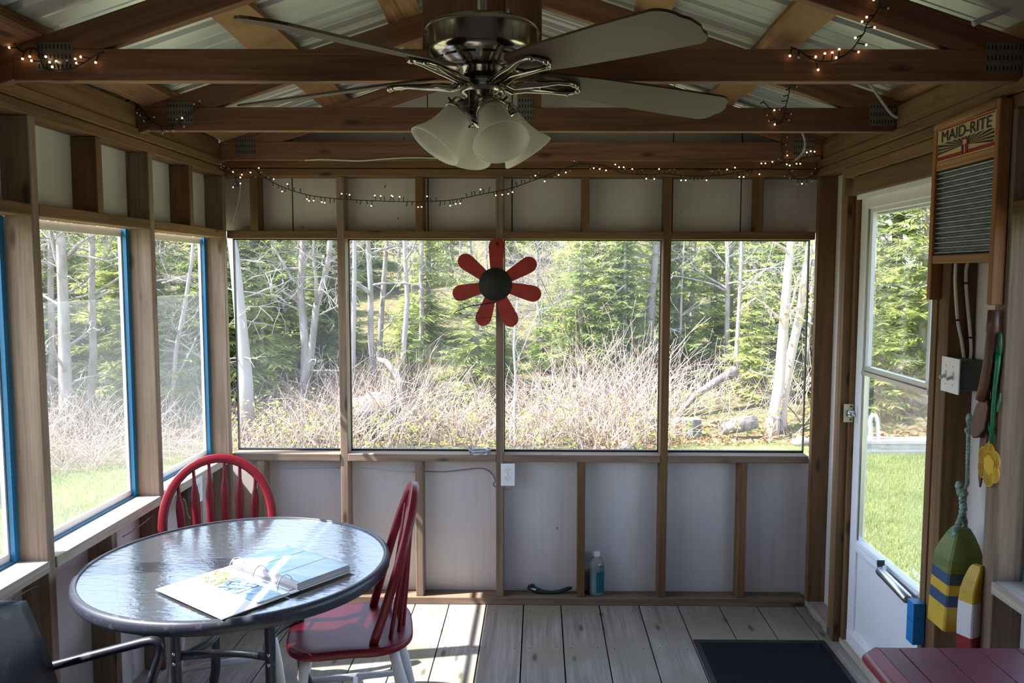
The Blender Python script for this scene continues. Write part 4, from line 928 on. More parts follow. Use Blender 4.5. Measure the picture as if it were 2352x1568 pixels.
def band(z0, z1, m, name, h0=H, h1=H):
    return obj(name, stack(MB(), [sq(c0, h0, h0, z0-zb, rot, .10, LEAN), sq(c0, h1, h1, z1-zb, rot, .10, LEAN)]) if 0 else _band(z0, z1, h0, h1), m, bo, bevel=.0015)
def _band(z0, z1, h0, h1): 
    cc = V((bx, by, zb)); return stack(MB(), [sq(cc, h0, h0, z0-zb, rot, .10, LEAN), sq(cc, h1, h1, z1-zb, rot, .10, LEAN)])
cuts_ = [1428, 1372, 1350, 1328, 1304]
band(bz(1428), bz(1376), M_by, 'yellow_band', H*.99, H); band(bz(1376), bz(1352), M_bb, 'navy_band'); band(bz(1352), bz(1330), M_by, 'yellow_band'); band(bz(1330), bz(1306), M_bb, 'navy_band')
cc = V((bx, by, zb)); rings = [sq(cc, h, h, bz(py)-zb, rot, chm, LEAN) for py, h, chm in ((1306,H,.1),(1280,H*.98,.12),(1255,H*.80,.14),(1232,H*.56,.16),(1218,H*.36,.2))]
obj('green_top', stack(MB(), rings), M_bg, bo)
top = V((bx, by, zt))+LEAN*(zt-zb)
rp = [top+V((-.03,-.02,-.05)), top+V((-.028,-.015,-.01)), top+V((-.010,-.005,.02)), top+V((.0,.0,.05))]
mb = MB(); twist(mb, rp, .008); twist(mb, [top+V((.012,.005,-.015)), top+V((.012,.003,.012)), top+V((.0,.0,.05))], .008)
k1 = onx(2210, 1140, 1.345); k2 = onx(2222, 1110, 1.36); k3 = onx(2224, 1010, 1.385); k4 = onx(2226, 962, 1.40)
twist(mb, [top+V((0,0,.04)), top.lerp(k1, .6)+V((.004,0,0)), k1], .0105); mb.ball(k1+V((0,0,.012)), .019, 8, 0, (1,1,.8)); mb.ball(k1+V((-.005,.012,.030)), .013, 8, 0, (1,1,1.4))
twist(mb, [k1+V((0,0,.01)), k2, k3, k4], .006); mb.ball(k4, .014, 8, 0, (.8,.8,1.5)); mb.ball(k3+V((0,.006,.03)), .011, 8)
obj('rope', mb, M_rope, bo)
mb = MB().lathe([(0,0),(.008,0),(.008,.002),(0,.002)], top+V((-.034,-.026,-.05)), (-.8,-.5,.3), 12); obj('rope_hole', mb, M_black, bo)
# second float, flat and narrow
b2 = empty('wooden_buoy', (1.322, 2.43, onx(2230, 1520, 1.32).z)); tag(b2, 'slim wooden fishing float striped yellow, white and red against the post', 'buoy', 'painted wooden fishing floats')
cx, cy = 1.326, 2.418; zz = lambda py: onx(2232, py, cx).z; rot2 = math.radians(-62)
def r2(py, h, k=.026, ox=0): return [p+V((ox*.6, -ox, 0)) for p in sq(V((cx, cy, zz(py))), k, h, 0, rot2, .14)]
obj('yellow_tip', stack(MB(), [r2(1378,.032), r2(1352,.030,.024,.001), r2(1325,.024,.022,.005), r2(1300,.014,.018,.010), r2(1291,.009,.013,.012)]), M_by, b2)
obj('white_band', stack(MB(), [r2(1458,.033), r2(1420,.034), r2(1378,.032)]), M_bw, b2)
obj('red_end', stack(MB(), [r2(1512,.018,.020,.006), r2(1500,.028), r2(1458,.033)]), M_br, b2)
# fly swatter
M_swg = mat('green plastic', (.006,.16,.075), .4); M_swy = mat('yellow plastic', (.70,.42,.02), .45)
sX = 1.334; s_ = lambda px, py: onx(px, py, sX)
fs_ = empty('fly_swatter', s_(2275, 1015)); tag(fs_, 'fly swatter with green handle and yellow flower head hung on the post', 'fly swatter')
mb = MB(); loop = [s_(x, y) for x, y in ((2290,815),(2287,790),(2289,768),(2294,762),(2298,768),(2298,790),(2296,815))]
mb.tube(loop, .0042, 8); mb.tube([s_(2293,812), s_(2291,840), s_(2284,900), s_(2280,960), s_(2278,1018)], [.0085,.0075,.0065,.006,.0055], 10)
for c, d in (((2292,915), (2299,905)), ((2277,970), (2270,962))):
    a = s_(*c); b = s_(*d); mb.prism([a+V((-.002,0,-.02)), b+V((-.002,0,0.004)), b+V((-.002,0,-.022)), a+V((-.002,0,-.04))], (.003,0,0))
obj('handle', mb, M_swg, fs_)
mb = MB(); fc = s_(2271, 1067)
hy = abs(s_(2298,1067).y-s_(2245,1067).y)/2; hz = abs(s_(2271,1017).z-s_(2271,1117).z)/2; hy *= 1.0
def petal_r(t): return .80+.20*abs(math.cos(3*t))**.6
ring = [fc+V((0, hy*petal_r(t)*math.sin(t), hz*petal_r(t)*math.cos(t))) for t in np.linspace(0, 2*PI, 73)[:-1]]
mb.tube(ring, .0016, 6, closed=True)
for i in range(0, 72, 1): mb.tube([fc+(ring[i]-fc)*.25, ring[i]], .0008, 4)
for sc in (.45, .62, .78, .90): mb.tube([fc+(p-fc)*sc for p in ring], .0008, 4, closed=True)
n = len(ring); mb.add([fc+(p-fc)*.46+V((-.0008,0,0)) for p in ring], [tuple(range(n))])
mb.tube([fc+V((0,0,hz*.7)), fc+V((0,0,hz*1.08))], .004, 8)
obj('flower_head', mb, M_swy, fs_)
# two wooden paddles
M_pad = mat('dark stained paddle', (.115,.045,.028), .45); noisy(M_pad, (.07,.026,.017), 6, .4, .65, 0, (4,4,1))
pX = 1.322; p_ = lambda px, py, x=pX: onx(px, py, x)
pd = empty('wooden_paddle', p_(2245, 1000)); tag(pd, 'short dark brown wooden paddle hanging left of the fly swatter', 'paddle')
obj('handle', MB().tube([p_(2283,712), p_(2280,760), p_(2278,766), p_(2272,830), p_(2262,890), p_(2256,918)], [.016,.019,.0155,.016,.017,.019], 12), M_pad, pd)
mb = MB(); ol = [(2249,915),(2264,915),(2268,935),(2260,985),(2247,1003),(2234,1006),(2227,996),(2231,960),(2240,930)]
mb.prism([p_(x, y) for x, y in ol], (.018, 0, 0)); obj('blade', mb, M_pad, pd, bevel=.004)
pX2 = 1.339
pd2 = empty('wooden_paddle', p_(2250, 1118, pX2)); tag(pd2, 'thin brown wooden paddle with a pointed end behind the yellow flower head', 'paddle')
obj('handle', MB().tube([p_(2276,800,pX2), p_(2268,900,pX2), p_(2263,950,pX2)], [.006,.008,.011], 10), M_pad, pd2)
mb = MB(); ol = [(2259,940),(2270,940),(2268,985),(2262,1050),(2252,1108),(2249,1120),(2246,1095),(2247,1040),(2253,980)]
mb.prism([p_(x, y, pX2) for x, y in ol], (.006, 0, 0)); obj('blade', mb, M_pad, pd2, bevel=.002)

# ------------------------------------------------------------------ STRING LIGHTS
M_wire = mat('dark green wire', (.008,.016,.012), .5)
def emis(name, col, st):
    m = mat(name, col, .4); b = m.node_tree.nodes['Principled BSDF']; b.inputs['Emission Color'].default_value = (*col, 1); b.inputs['Emission Strength'].default_value = st; return m
M_bulb = emis('warm bulb', (1.0,.62,.28), 2.0); M_bulbdim = emis('dim bulb', (.55,.45,.33), .03)
bulb_me = {}
def strand(name, label, runs, nb):
    root = empty(name, runs[0][0][0]); tag(root, label, 'string lights')
    spots = []
    rr = random.Random(len(label))
    for pts, lit in runs:
        wire = MB(); pts = [V(p) for p in pts]; sm = []
        for i in range(len(pts)-1):
            p0, p1, p2, p3 = pts[max(i-1,0)], pts[i], pts[i+1], pts[min(i+2,len(pts)-1)]
            for k in range(6):
                t = k/6; sm.append(.5*((2*p1)+(p2-p0)*t+(2*p0-5*p1+4*p2-p3)*t*t+(3*p1-p0-3*p2+p3)*t**3))
        sm.append(pts[-1]); wire.tube(sm, .0021, 6)
        L = [0]
        for i in range(1, len(sm)): L.append(L[-1]+(sm[i]-sm[i-1]).length)
        s = .006; up = True; left = 0
        while s < L[-1]:
            j = 1
            while j < len(sm)-1 and L[j] < s: j += 1
            c = sm[j-1].lerp(sm[j], (s-L[j-1])/max(1e-6, L[j]-L[j-1])); tg = (sm[j]-sm[j-1]).normalized()
            if left <= 0: up = not up; left = rr.randint(3, 7)
            left -= 1
            dn = V((0, 0, 1 if (up and abs(tg.z) < .5) else -1)) + V((rr.uniform(-.35,.35), rr.uniform(-.5,.05), 0))
            if abs(tg.z) > .5: dn = V((rr.choice((-1,1))*1.0, rr.uniform(-.4,0), rr.uniform(-.6,.1)))
            dn.normalize(); e = c+dn*rr.uniform(.019,.026); wire.tube([c, e], [.0019,.0024], 5); spots.append((e+dn*.002, lit)); s += rr.uniform(.018, .030)
        obj('wire', wire, M_wire, root)
    step = max(1.0, len(spots)/nb); i = 0.0
    while int(i) < len(spots):
        e, lit = spots[int(i)]; i += step; key = 'lit' if rr.random() < lit else 'dim'
        if key not in bulb_me:
            o = obj('bulb', MB().ball((0,0,0), .0034, 8), M_bulb if key == 'lit' else M_bulbdim, root, org=(0,0,0)); bulb_me[key] = o.data
        else: o = bpy.data.objects.new('bulb', bulb_me[key]); COL.objects.link(o); o.parent = root
        o.location = e-ORG[root.name]
def run(pts, Y): return [ony(x, y, Y) for x, y in pts]
YB2 = 3.972
strand('string_lights', 'warm string lights draped along the top plate of the back wall', [
    (run([(548,428),(540,405),(555,390),(578,385),(600,402),(640,425),(700,446),(770,456),(860,461),(960,463),(1040,459),(1110,445),(1170,433),(1220,416),(1270,397),(1310,382),(1345,377),(1390,381),(1430,397),(1490,401),(1530,399),(1580,404),(1650,403),(1710,393),(1770,383),(1800,372)], YB2), .62)], 100)
strand('string_lights', 'warm string lights looped over the right end of the trusses', [
    (run([(1815,108),(1840,118),(1858,132),(1880,140),(1910,140),(1935,130),(1958,112),(1975,88),(1985,75),(1990,58),(2005,40),(2018,15),(2022,-15)], 2.336), .9),
    (run([(1752,232),(1768,250),(1778,272),(1790,285),(1800,268),(1806,240),(1812,215),(1816,190)], 3.142), .12),
    (run([(1800,300),(1795,330),(1798,352),(1800,368),(1808,390),(1822,405),(1838,412),(1862,406),(1882,390),(1895,365),(1893,352)], 3.94), .35),
    (run([(1800,366),(1830,366),(1860,360),(1885,358)], 3.93), .9)], 85)
strand('string_lights', 'warm string lights looped over the left end of the trusses', [
    (run([(-10,58),(15,62),(30,95),(50,118),(75,110),(90,122),(98,150),(112,160),(140,160),(165,158),(190,146),(215,130),(240,118)], 2.336), .9),
    (run([(262,205),(285,220),(305,232),(325,250),(345,275),(362,286),(385,290),(410,284),(425,270),(445,255),(468,246)], 3.142), .1),
    (run([(402,308),(430,312),(470,310),(478,330),(490,352),(495,380),(510,390),(535,400)], 3.93), .15)], 85)

# ------------------------------------------------------------------ OUTDOORS
def sstep(a, b, x): t = min(1, max(0, (x-a)/(b-a))); return t*t*(3-2*t)
def g_(x, y):
    r = math.hypot(x, y)
    h = -.42+.035*math.sin(x*.5+1)*math.cos(y*.4)+.17*max(0, min(r, 60)-11)*(1-.72*sstep(1.5, 6, x-y*.12))*sstep(-12, 4, y)
    return h+.12*sstep(10, 12, r)*math.sin(x*1.1+y*.7)*math.sin(y*.9-x*.3)
def lawn_edge(x, y): return math.hypot(x, y)-(x*.30 if x > 0 else x*.05)-9.45+.20*math.sin(x*1.7)+.12*math.sin(x*4.1+y)
mb = MB(); X = np.concatenate([np.arange(-60,-12,3), np.arange(-12,9,.5), np.arange(9,50,3)]); Y = np.concatenate([np.arange(-30,-2,3), np.arange(-2,16,.5), np.arange(16,80,3)])
nx, ny = len(X), len(Y)
mb.add([(x, y, g_(x, y)) for y in Y for x in X], [(j*nx+i, j*nx+i+1, (j+1)*nx+i+1, (j+1)*nx+i) for j in range(ny-1) for i in range(nx-1)], 0, True)
M_ground = mat('ground', (.1,.15,.04), .95, spec=.05); g = NT(M_ground); tc = g.n('ShaderNodeTexCoord'); sp = g.n('ShaderNodeSeparateXYZ'); g.l(tc.outputs['Object'], sp.inputs[0])
nz1 = g.n('ShaderNodeTexNoise', i_Scale=1.1, i_Detail=4.0); g.l(tc.outputs['Object'], nz1.inputs['Vector']); nz2 = g.n('ShaderNodeTexNoise', i_Scale=9.0, i_Detail=5.0); g.l(tc.outputs['Object'], nz2.inputs['Vector'])
ln = g.n('ShaderNodeVectorMath', operation='LENGTH'); mpv = g.n('ShaderNodeMapping'); mpv.inputs['Scale'].default_value = (1,1,0); g.l(tc.outputs['Object'], mpv.inputs[0]); g.l(mpv.outputs[0], ln.inputs[0])
rad = g.math('ADD', g.math('SUBTRACT', ln.outputs['Value'], g.math('MULTIPLY', g.math('MAXIMUM', sp.outputs[0], 0.0), .30)), g.math('MULTIPLY', g.math('SUBTRACT', nz1.outputs[0], .5), 1.2))
fm = g.ramp(g.math('MULTIPLY', g.math('SUBTRACT', rad, 9.15), 1.6), [(.2,(0,0,0)), (.6,(1,1,1))])
gr = g.ramp(nz2.outputs[0], [(.3,(.15,.165,.075)), (.55,(.245,.26,.13)), (.75,(.33,.31,.20))]); lf = g.ramp(nz2.outputs[0], [(.3,(.06,.045,.028)), (.5,(.14,.115,.068)), (.62,(.12,.14,.055)), (.78,(.27,.22,.15))])
g.l(g.mix(fm, gr, lf), g.b.inputs['Base Color'])
struct(obj('ground', mb, M_ground), 'lawn and leaf-strewn ground outside', 'ground')

def leafmat(name, c1, c2, tl=.4, sc=3.0):
    m = bpy.data.materials.new(name); m.use_nodes = True; t = m.node_tree; t.nodes.clear(); g = NT(m)
    out = g.n('ShaderNodeOutputMaterial'); di = g.n('ShaderNodeBsdfDiffuse'); tr = g.n('ShaderNodeBsdfTranslucent'); mx = g.n('ShaderNodeMixShader'); mx.inputs[0].default_value = tl
    tc = g.n('ShaderNodeTexCoord'); oi = g.n('ShaderNodeObjectInfo'); n = g.n('ShaderNodeTexNoise', i_Scale=sc, i_Detail=3.0); g.l(tc.outputs['Object'], n.inputs['Vector'])
    f = g.math('ADD', g.math('MULTIPLY', n.outputs[0], 1.3), g.math('MULTIPLY', g.math('SUBTRACT', oi.outputs['Random'], .5), .6))
    c = g.ramp(f, [(.35, c1), (.9, c2)]); g.l(c, di.inputs[0]); g.l(c, tr.inputs[0]); g.l(di.outputs[0], mx.inputs[1]); g.l(tr.outputs[0], mx.inputs[2]); g.l(mx.outputs[0], out.inputs[0]); return m
M_fir = leafmat('spruce needles', (.19,.27,.075), (.52,.57,.19), .5); M_fir2 = leafmat('dark spruce needles', (.16,.24,.09), (.45,.51,.20), .5); M_bud = leafmat('young leaves', (.20,.28,.05), (.44,.48,.13), .5)
M_grass = leafmat('grass blades', (.17,.23,.075), (.38,.43,.18), .5, 1.5)
M_bark2 = mat('grey bark', (.31,.28,.265), .9, spec=.1); noisy(M_bark2, (.19,.165,.14), 9, .4, .65, .5, (1,1,.3))
M_birch = mat('pale birch bark', (.46,.375,.32), .8, spec=.1); noisy(M_birch, (.36,.27,.22), 7, .55, .72, .3, (1,1,2.5))
M_dead = mat('bleached dead wood', (.33,.305,.31), .9, spec=.1); noisy(M_dead, (.30,.26,.25), 10, .45, .65, .4, (1,1,.2))
M_twig = leafmat('dead bramble stems', (.18,.115,.095), (.55,.43,.375), .15, 5.0)
M_stump = mat('stump bark', (.27,.24,.225), .95, spec=.1); noisy(M_stump, (.13,.11,.10), 14, .4, .65, .5, (1,1,.3))
M_rock = mat('field stone', (.215,.185,.175), .9); noisy(M_rock, (.12,.10,.095), 6, .4, .65, .6)

def twigs(mb, p, d, L, r, depth, rr, bend=.25, kids=(2,4), droop=0.0):
    n = 4; pts = [V(p)]; dd = V(d).normalized()
    for i in range(n):
        dd = (dd+V((rr.uniform(-bend,bend), rr.uniform(-bend,bend), rr.uniform(-bend,bend)*.6-droop))).normalized(); pts.append(pts[-1]+dd*(L/n))
    mb.tube(pts, [r*(1-.17*i) for i in range(n+1)], 4 if r < .02 else 6, cap=False)
    if depth > 0:
        for k in range(rr.randint(*kids)):
            t = rr.uniform(.3, 1); i = min(n-1, int(t*n)); c = pts[i].lerp(pts[i+1], t*n-i)
            ax = (pts[i+1]-pts[i]).normalized(); s = ax.orthogonal(); s.rotate(Quaternion(ax, rr.uniform(0, 2*PI)))
            twigs(mb, c, ax*.75+s*rr.uniform(.5,1.0), L*rr.uniform(.4,.65), r*.5, depth-1, rr, bend*1.15, kids, droop)
def conifer(name, seed, H, Wd, fm, nb=6, gap=.24, dead=.18):
    rr = random.Random(seed); root = empty(name, (0,0,0)); tm = MB(); fo = MB()
    tm.tube([(0,0,-.2), (rr.uniform(-.05,.05), rr.uniform(-.05,.05), H*.5), (0,0,H)], [H*.014+.02, H*.010+.012, .006], 7)
    z = H*.06
    while z < H*.985:
        f = 1-z/H; L0 = Wd*(f**.8)*rr.uniform(.75,1.1)+.06; n = nb if f > .15 else 4
        ph = rr.uniform(0, 2*PI); bare = z < H*dead
        for k in range(n):
            if rr.random() < .12: continue
            a = ph+2*PI*k/n+rr.uniform(-.3,.3); d = V((math.cos(a), math.sin(a), rr.uniform(-.30,.38)-.20*f)); L = L0*rr.uniform(.7,1.15); d.normalize()
            if bare: twigs(tm, (0,0,z), d, L*.9, .008, 1, rr, .3, (1,3)); continue
            pts = []
            for i in range(5): t = i/4; pts.append(V((0,0,z))+d*(L*t)+V((0,0,-.10*L*t*t+.07*L*t**4)))
            tm.tube([pts[0], pts[2], pts[4]], [.010*f+.004, .006, .002], 3, cap=False)
            side = d.cross(V((0,0,1))).normalized(); m = max(5, int(L/.036))
            for i in range(m):
                t = (i+.6)/m; j = min(3, int(t*4)); c = pts[j].lerp(pts[j+1], t*4-j)
                for sg in (-1, 1):
                    l = (.34*L*(1-.65*t)+.06)*rr.uniform(.6,1.2); w = l*rr.uniform(.12,.19)+.008
                    dr = (side*sg+d*rr.uniform(.5,1.0)+V((0,0,rr.uniform(-.65,.35)))).normalized(); ww = dr.cross(V((rr.uniform(-.4,.4), rr.uniform(-.4,.4), 1))).normalized()
                    fo.add([c, c+dr*l*.45+ww*w*.5, c+dr*l, c+dr*l*.5-ww*w*.5], [(0,1,2,3)])
            t2 = pts[4]; fo.add([pts[3], t2+side*.03, t2+(t2-pts[3]).normalized()*.05, t2-side*.03], [(0,1,2,3)])
        z += gap*rr.uniform(.8,1.2)*(1-.35*z/H)
    obj('trunk', tm, M_bark2, root); obj('foliage', fo, fm, root); return root
def baretree(name, seed, H, r, m, lean=(0,0), nb=9, low=.35, leaves=0, fork=None):
    rr = random.Random(seed); root = empty(name, (0,0,0)); mb = MB(); lf = MB(); pts = []
    for i in range(8): t = i/7; pts.append(V((lean[0]*H*t+rr.uniform(-.02,.02)*H*.6, lean[1]*H*t+rr.uniform(-.02,.02)*H*.4, H*t-.2*(i == 0))))
    mb.tube(pts, [r*(1-.8*i/7) for i in range(8)], 8)
    for k in range(nb):
        t = rr.uniform(low, .97); i = min(6, int(t*7)); c = pts[i].lerp(pts[i+1], t*7-i); a = rr.uniform(0, 2*PI)
        twigs(mb, c, (math.cos(a), math.sin(a), rr.uniform(.1,1.0)), H*rr.uniform(.12,.3)*(1.25-t), r*(1-.8*t)*.45+.004, 2, rr, .3)
    if leaves:
        for k in range(leaves):
            v = mb.v[rr.randrange(len(mb.v))]
            if v[2] < H*.3: continue
            c = V(v)+V((rr.uniform(-.06,.06), rr.uniform(-.06,.06), rr.uniform(-.06,.06))); a = V((rr.uniform(-1,1), rr.uniform(-1,1), rr.uniform(-.5,.5))).normalized()*.035; b = a.cross(V((rr.uniform(-1,1),rr.uniform(-1,1),1))).normalized()*.022
            lf.add([c-a, c+b, c+a, c-b], [(0,1,2,3)])
    obj('trunk', mb, m, root)
    if leaves: obj('leaves', lf, M_bud, root)
    return root
def place(o, px, dist, dz=0, rot=None, sc=None):
    d = ray(px, 640); d.z = 0; d = d*(dist/d.length); o.location = (d.x, d.y, g_(d.x, d.y)+dz)
    if rot is not None: o.rotation_euler = (0, 0, rot)
    if sc: o.scale = (sc, sc, sc)
    return o
# --- individual trees one can point at
mb = MB(); rr = random.Random(3)
o = empty('broken_snag', (0,0,0)); 
mb.tube([(.06,0,-.3),(.05,.0,.8),(.0,.0,1.6),(-.05,0,2.3),(-.10,0,2.62)], [.105,.082,.070,.060,.042], 10)
mb.prism([(-.17,-.02,2.5),(-.11,-.02,2.5),(-.14,-.02,2.86)], (0,.03,0)); mb.prism([(-.10,-.03,2.5),(-.04,-.03,2.5),(-.06,-.03,2.68)], (0,.04,0))
obj('trunk', mb, M_dead, o); mb = MB()
for k in range(9): a = rr.uniform(0, 2*PI); twigs(mb, (0,0,rr.uniform(.6,2.3)), (math.cos(a), math.sin(a), rr.uniform(-.2,.4)), rr.uniform(.3,.8), .012, 1, rr)
obj('dead_branches', mb, M_dead, o)
tag(place(o, 549, 10.4), 'broken grey dead trunk at the left edge of the back windows', 'dead tree')
def grown(name, px, dist, label, cat, runs, m, twn=8, rad=.05, seed=1, group=None, leaves=0):
    """tree whose stems are given as picture outlines at one distance; each stem gets real thickness and side branches in depth"""
    d0 = ray(px, 640); d0.z = 0; d0 = d0*(dist/d0.length); base = V((d0.x, d0.y, g_(d0.x, d0.y))); o = empty(name, base); tag(o, label, cat, group); rr = random.Random(seed)
    for i, (pts, r) in enumerate(runs):
        P = [ony(x, y, d0.y+rr.uniform(-.12,.12)*(j > 0)) for j, (x, y) in enumerate(pts)]
        if i == 0 or pts[0][1] > 900: P = [V((P[0].x, P[0].y, base.z-.15))]+P
        mb = MB(); n = len(P); mb.tube(P, [r*(1-.45*k/(n-1)) for k in range(n)], 8)
        for k in range(twn):
            j = rr.randrange(0, n-1); c = P[j].lerp(P[j+1], rr.random()); a = rr.uniform(0, 2*PI)
            twigs(mb, c, (math.cos(a), math.sin(a)*.8, rr.uniform(0,.8)), rr.uniform(.3,1.0), r*.28, 2, rr, .3)
        obj('trunk' if i == 0 else 'stem', mb, m, o)
        if leaves:
            lf = MB()
            for k in range(leaves):
                c = V(mb.v[rr.randrange(len(mb.v))])+V((rr.uniform(-.15,.15), rr.uniform(-.15,.15), rr.uniform(-.15,.15))); a = V((rr.uniform(-1,1), rr.uniform(-1,1), rr.uniform(-.5,.5))).normalized()*.035; b = a.cross(V((rr.uniform(-1,1),rr.uniform(-1,1),1))).normalized()*.022; lf.add([c-a, c+b, c+a, c-b], [(0,1,2,3)])
            obj('leaves', lf, M_bud, o)
    return o
grown('bare_tree', 704, 12.0, 'forked pale grey bare tree in the leftmost back window', 'tree', [([(700,880),(702,800),(696,730),(690,670),(693,620),(698,540),(700,440)], .075), ([(706,880),(712,830),(720,760),(727,700),(745,640),(756,590),(758,540),(770,420)], .06), ([(694,660),(670,640),(648,600),(625,560),(615,520)], .025), ([(727,700),(726,640),(720,590),(722,530)], .03)], M_bark2, 7, seed=5)
grown('bare_tree', 650, 13.5, 'thin grey bare tree left of the forked one', 'tree', [([(650,810),(650,720),(646,660),(636,610),(622,540),(612,470)], .045)], M_bark2, 6, seed=6)
grown('bare_tree', 875, 13.0, 'tall straight grey trunk left in the second back window', 'tree', [([(868,890),(872,800),(876,720),(882,640),(888,560),(893,440)], .055)], M_bark2, 9, seed=7)
grown('bare_tree', 812, 11.5, 'lilac grey trunk close beside the first window stud', 'tree', [([(808,960),(810,860),(812,740),(814,640),(814,540),(816,420)], .045)], M_dead, 5, seed=8)
grown('bare_tree', 966, 15.0, 'slim grey trunk in the middle of the second back window', 'tree', [([(968,800),(969,720),(967,640),(969,560),(970,440)], .055)], M_bark2, 8, seed=9)
grown('bare_sapling', 1183, 9.9, 'thin white sapling right of the middle stud', 'sapling', [([(1183,1015),(1182,930),(1184,860),(1180,800),(1183,740),(1188,690)], .020), ([(1184,840),(1210,780),(1225,740),(1245,700)], .009), ([(1182,800),(1165,760),(1152,725)], .008), ([(1183,770),(1200,735),(1222,715)], .007)], M_dead, 7, seed=10)
grown('dead_spruce', 1497, 13.0, 'grey dead spruce with bare drooping limbs in the third back window', 'dead tree', [([(1492,800),(1494,740),(1497,680),(1503,620),(1508,560),(1514,440)], .085), ([(1505,610),(1470,607),(1420,608),(1380,615),(1330,625)], .022), ([(1506,590),(1450,585),(1400,600),(1350,640),(1320,655)], .02), ([(1500,650),(1470,640),(1450,660),(1430,690),(1425,670)], .02), ([(1496,720),(1460,730),(1440,740),(1400,765),(1370,785)], .02), ([(1498,700),(1470,715),(1450,745),(1445,775)], .016), ([(1508,570),(1470,560),(1430,565)], .016)], M_dead, 5, seed=11)
grown('birch_tree', 1795, 11.2, 'leaning pale birch, the left one of the pair in the right back window', 'tree', [([(1778,950),(1790,880),(1796,800),(1804,700),(1810,620),(1818,550),(1832,420)], .085), ([(1807,730),(1822,690),(1830,650),(1842,620)], .018)], M_birch, 5, seed=12)
grown('birch_tree', 1815, 11.4, 'leaning pale birch, the right one of the pair in the right back window', 'tree', [([(1796,950),(1805,880),(1820,800),(1838,720),(1846,660),(1856,590),(1862,540),(1872,420)], .075), ([(1840,690),(1858,660),(1872,640)], .018), ([(1812,725),(1830,710),(1846,690)], .02)], M_birch, 5, seed=13, leaves=160)
grown('bare_tree', 1848, 13.0, 'slim dark trunk right of the two birches', 'tree', [([(1848,930),(1852,830),(1862,720),(1868,620),(1874,520)], .045)], M_bark2, 12, seed=14)
grown('bare_tree', 1590, 14.0, 'slim trunk near the left edge of the right back window', 'tree', [([(1588,740),(1590,660),(1593,600),(1596,540),(1598,440)], .05)], M_bark2, 14, seed=15)
grown('bare_tree', 1678, 15.0, 'pale trunk in the middle of the right back window', 'tree', [([(1678,800),(1678,700),(1679,640),(1680,560),(1682,440)], .06)], M_bark2, 12, seed=16)
grown('bare_tree', 143, 11.5, 'leaning dark trunk behind the middle left window', 'tree', [([(150,900),(148,800),(146,700),(142,600),(138,500),(134,400)], .085), ([(146,640),(128,590),(118,540),(108,480)], .03), ([(143,600),(180,560),(225,535),(260,510)], .022), ([(150,580),(205,590),(250,600),(290,585)], .018)], M_bark2, 12, seed=17)
grown('bare_tree', 430, 12.0, 'bare tree with crossing limbs behind the left window nearest the corner', 'tree', [([(392,1000),(398,900),(405,800),(425,700),(440,600),(450,480)], .04), ([(400,870),(420,840),(440,800),(452,770)], .018), ([(380,780),(420,790),(460,820),(480,850)], .016), ([(372,650),(410,640),(450,655),(480,665)], .014)], M_dead, 12, seed=18)
# curved log, stumps, rocks
lg = tag(obj('curved_log', MB().tube([ony(868,825,11), ony(885,830,11), ony(905,850,10.9), ony(920,880,10.8), ony(930,930,10.7)], [.030,.042,.048,.048,.045], 10), M_stump, org=ony(920,900,10.8)), 'curved weathered log rising out of the brush in the second back window', 'log')
def rock(px, dist, s, label, sq_=.7, m=None, name='rock', seed=1, z=0):
    rr = random.Random(seed); mb = MB().ball((0,0,0), 1, 18); mb.v = [tuple(V(v)*(1+.16*math.sin(v[0]*3.1+seed)*math.cos(v[1]*2.7+seed*2)+.09*math.sin(v[2]*5+v[0]*4+seed))) for v in mb.v]
    mb.v = [(v[0]*s, v[1]*s*.9, v[2]*s*sq_) for v in mb.v]; o = obj(name, mb, m or M_rock); place(o, px, dist, s*sq_*.35+z); tag(o, label, 'rock'); return o
rock(845, 10.6, .36, 'brown rock among the bramble left of the curved log', .8, seed=2, z=.15); rock(1445, 9.75, .10, 'small pale stone at the edge of the brush', .8, seed=3); rock(1852, 10.6, .13, 'pale stone by the foot of the birches', .6, seed=4); rock(-14, 8.6, .26, 'large grey rock outside the leftmost window', .9, seed=6)
def stump(px, dist, r, h, label, seed, m=M_dead):
    rr = random.Random(seed); o = empty('tree_stump', (0,0,0)); ring = lambda z, k: [V((math.cos(a)*r*k*(1+.12*math.sin(a*3+seed)), math.sin(a)*r*k*(1+.12*math.sin(a*3+seed)), z)) for a in np.linspace(0, 2*PI, 17)[:-1]]
    mb = MB(); stack(mb, [ring(-.1,1.35), ring(h*.3,1.08), ring(h*.97,1.0)]); obj('bark', mb, M_stump, o); mb = MB(); stack(mb, [ring(h*.965,.93), ring(h,.92)]); obj('cut_face', mb, M_bark2, o)
    tag(place(o, px, dist), label, 'stump')
stump(1594, 10.7, .12, .24, 'cut stump at the left edge of the right back window', 1); stump(1790, 11.4, .14, .13, 'wide low stump in front of the birches', 2)
lg2 = tag(obj('fallen_log', MB().tube([ony(1655,985,10.4), ony(1700,975,10.45), ony(1735,968,10.5)], [.08,.10,.09], 10), M_stump, org=ony(1690,980,10.4)), 'short fallen log right of the cut stump', 'log')
lg3 = tag(obj('fallen_log', MB().tube([ony(1545,965,11.3), ony(1600,905,11.4), ony(1640,880,11.5), ony(1690,850,11.6)], [.03,.045,.06,.07], 10), M_stump, org=ony(1640,880,11.5)), 'leaning weathered log above the stump in the right back window', 'log')
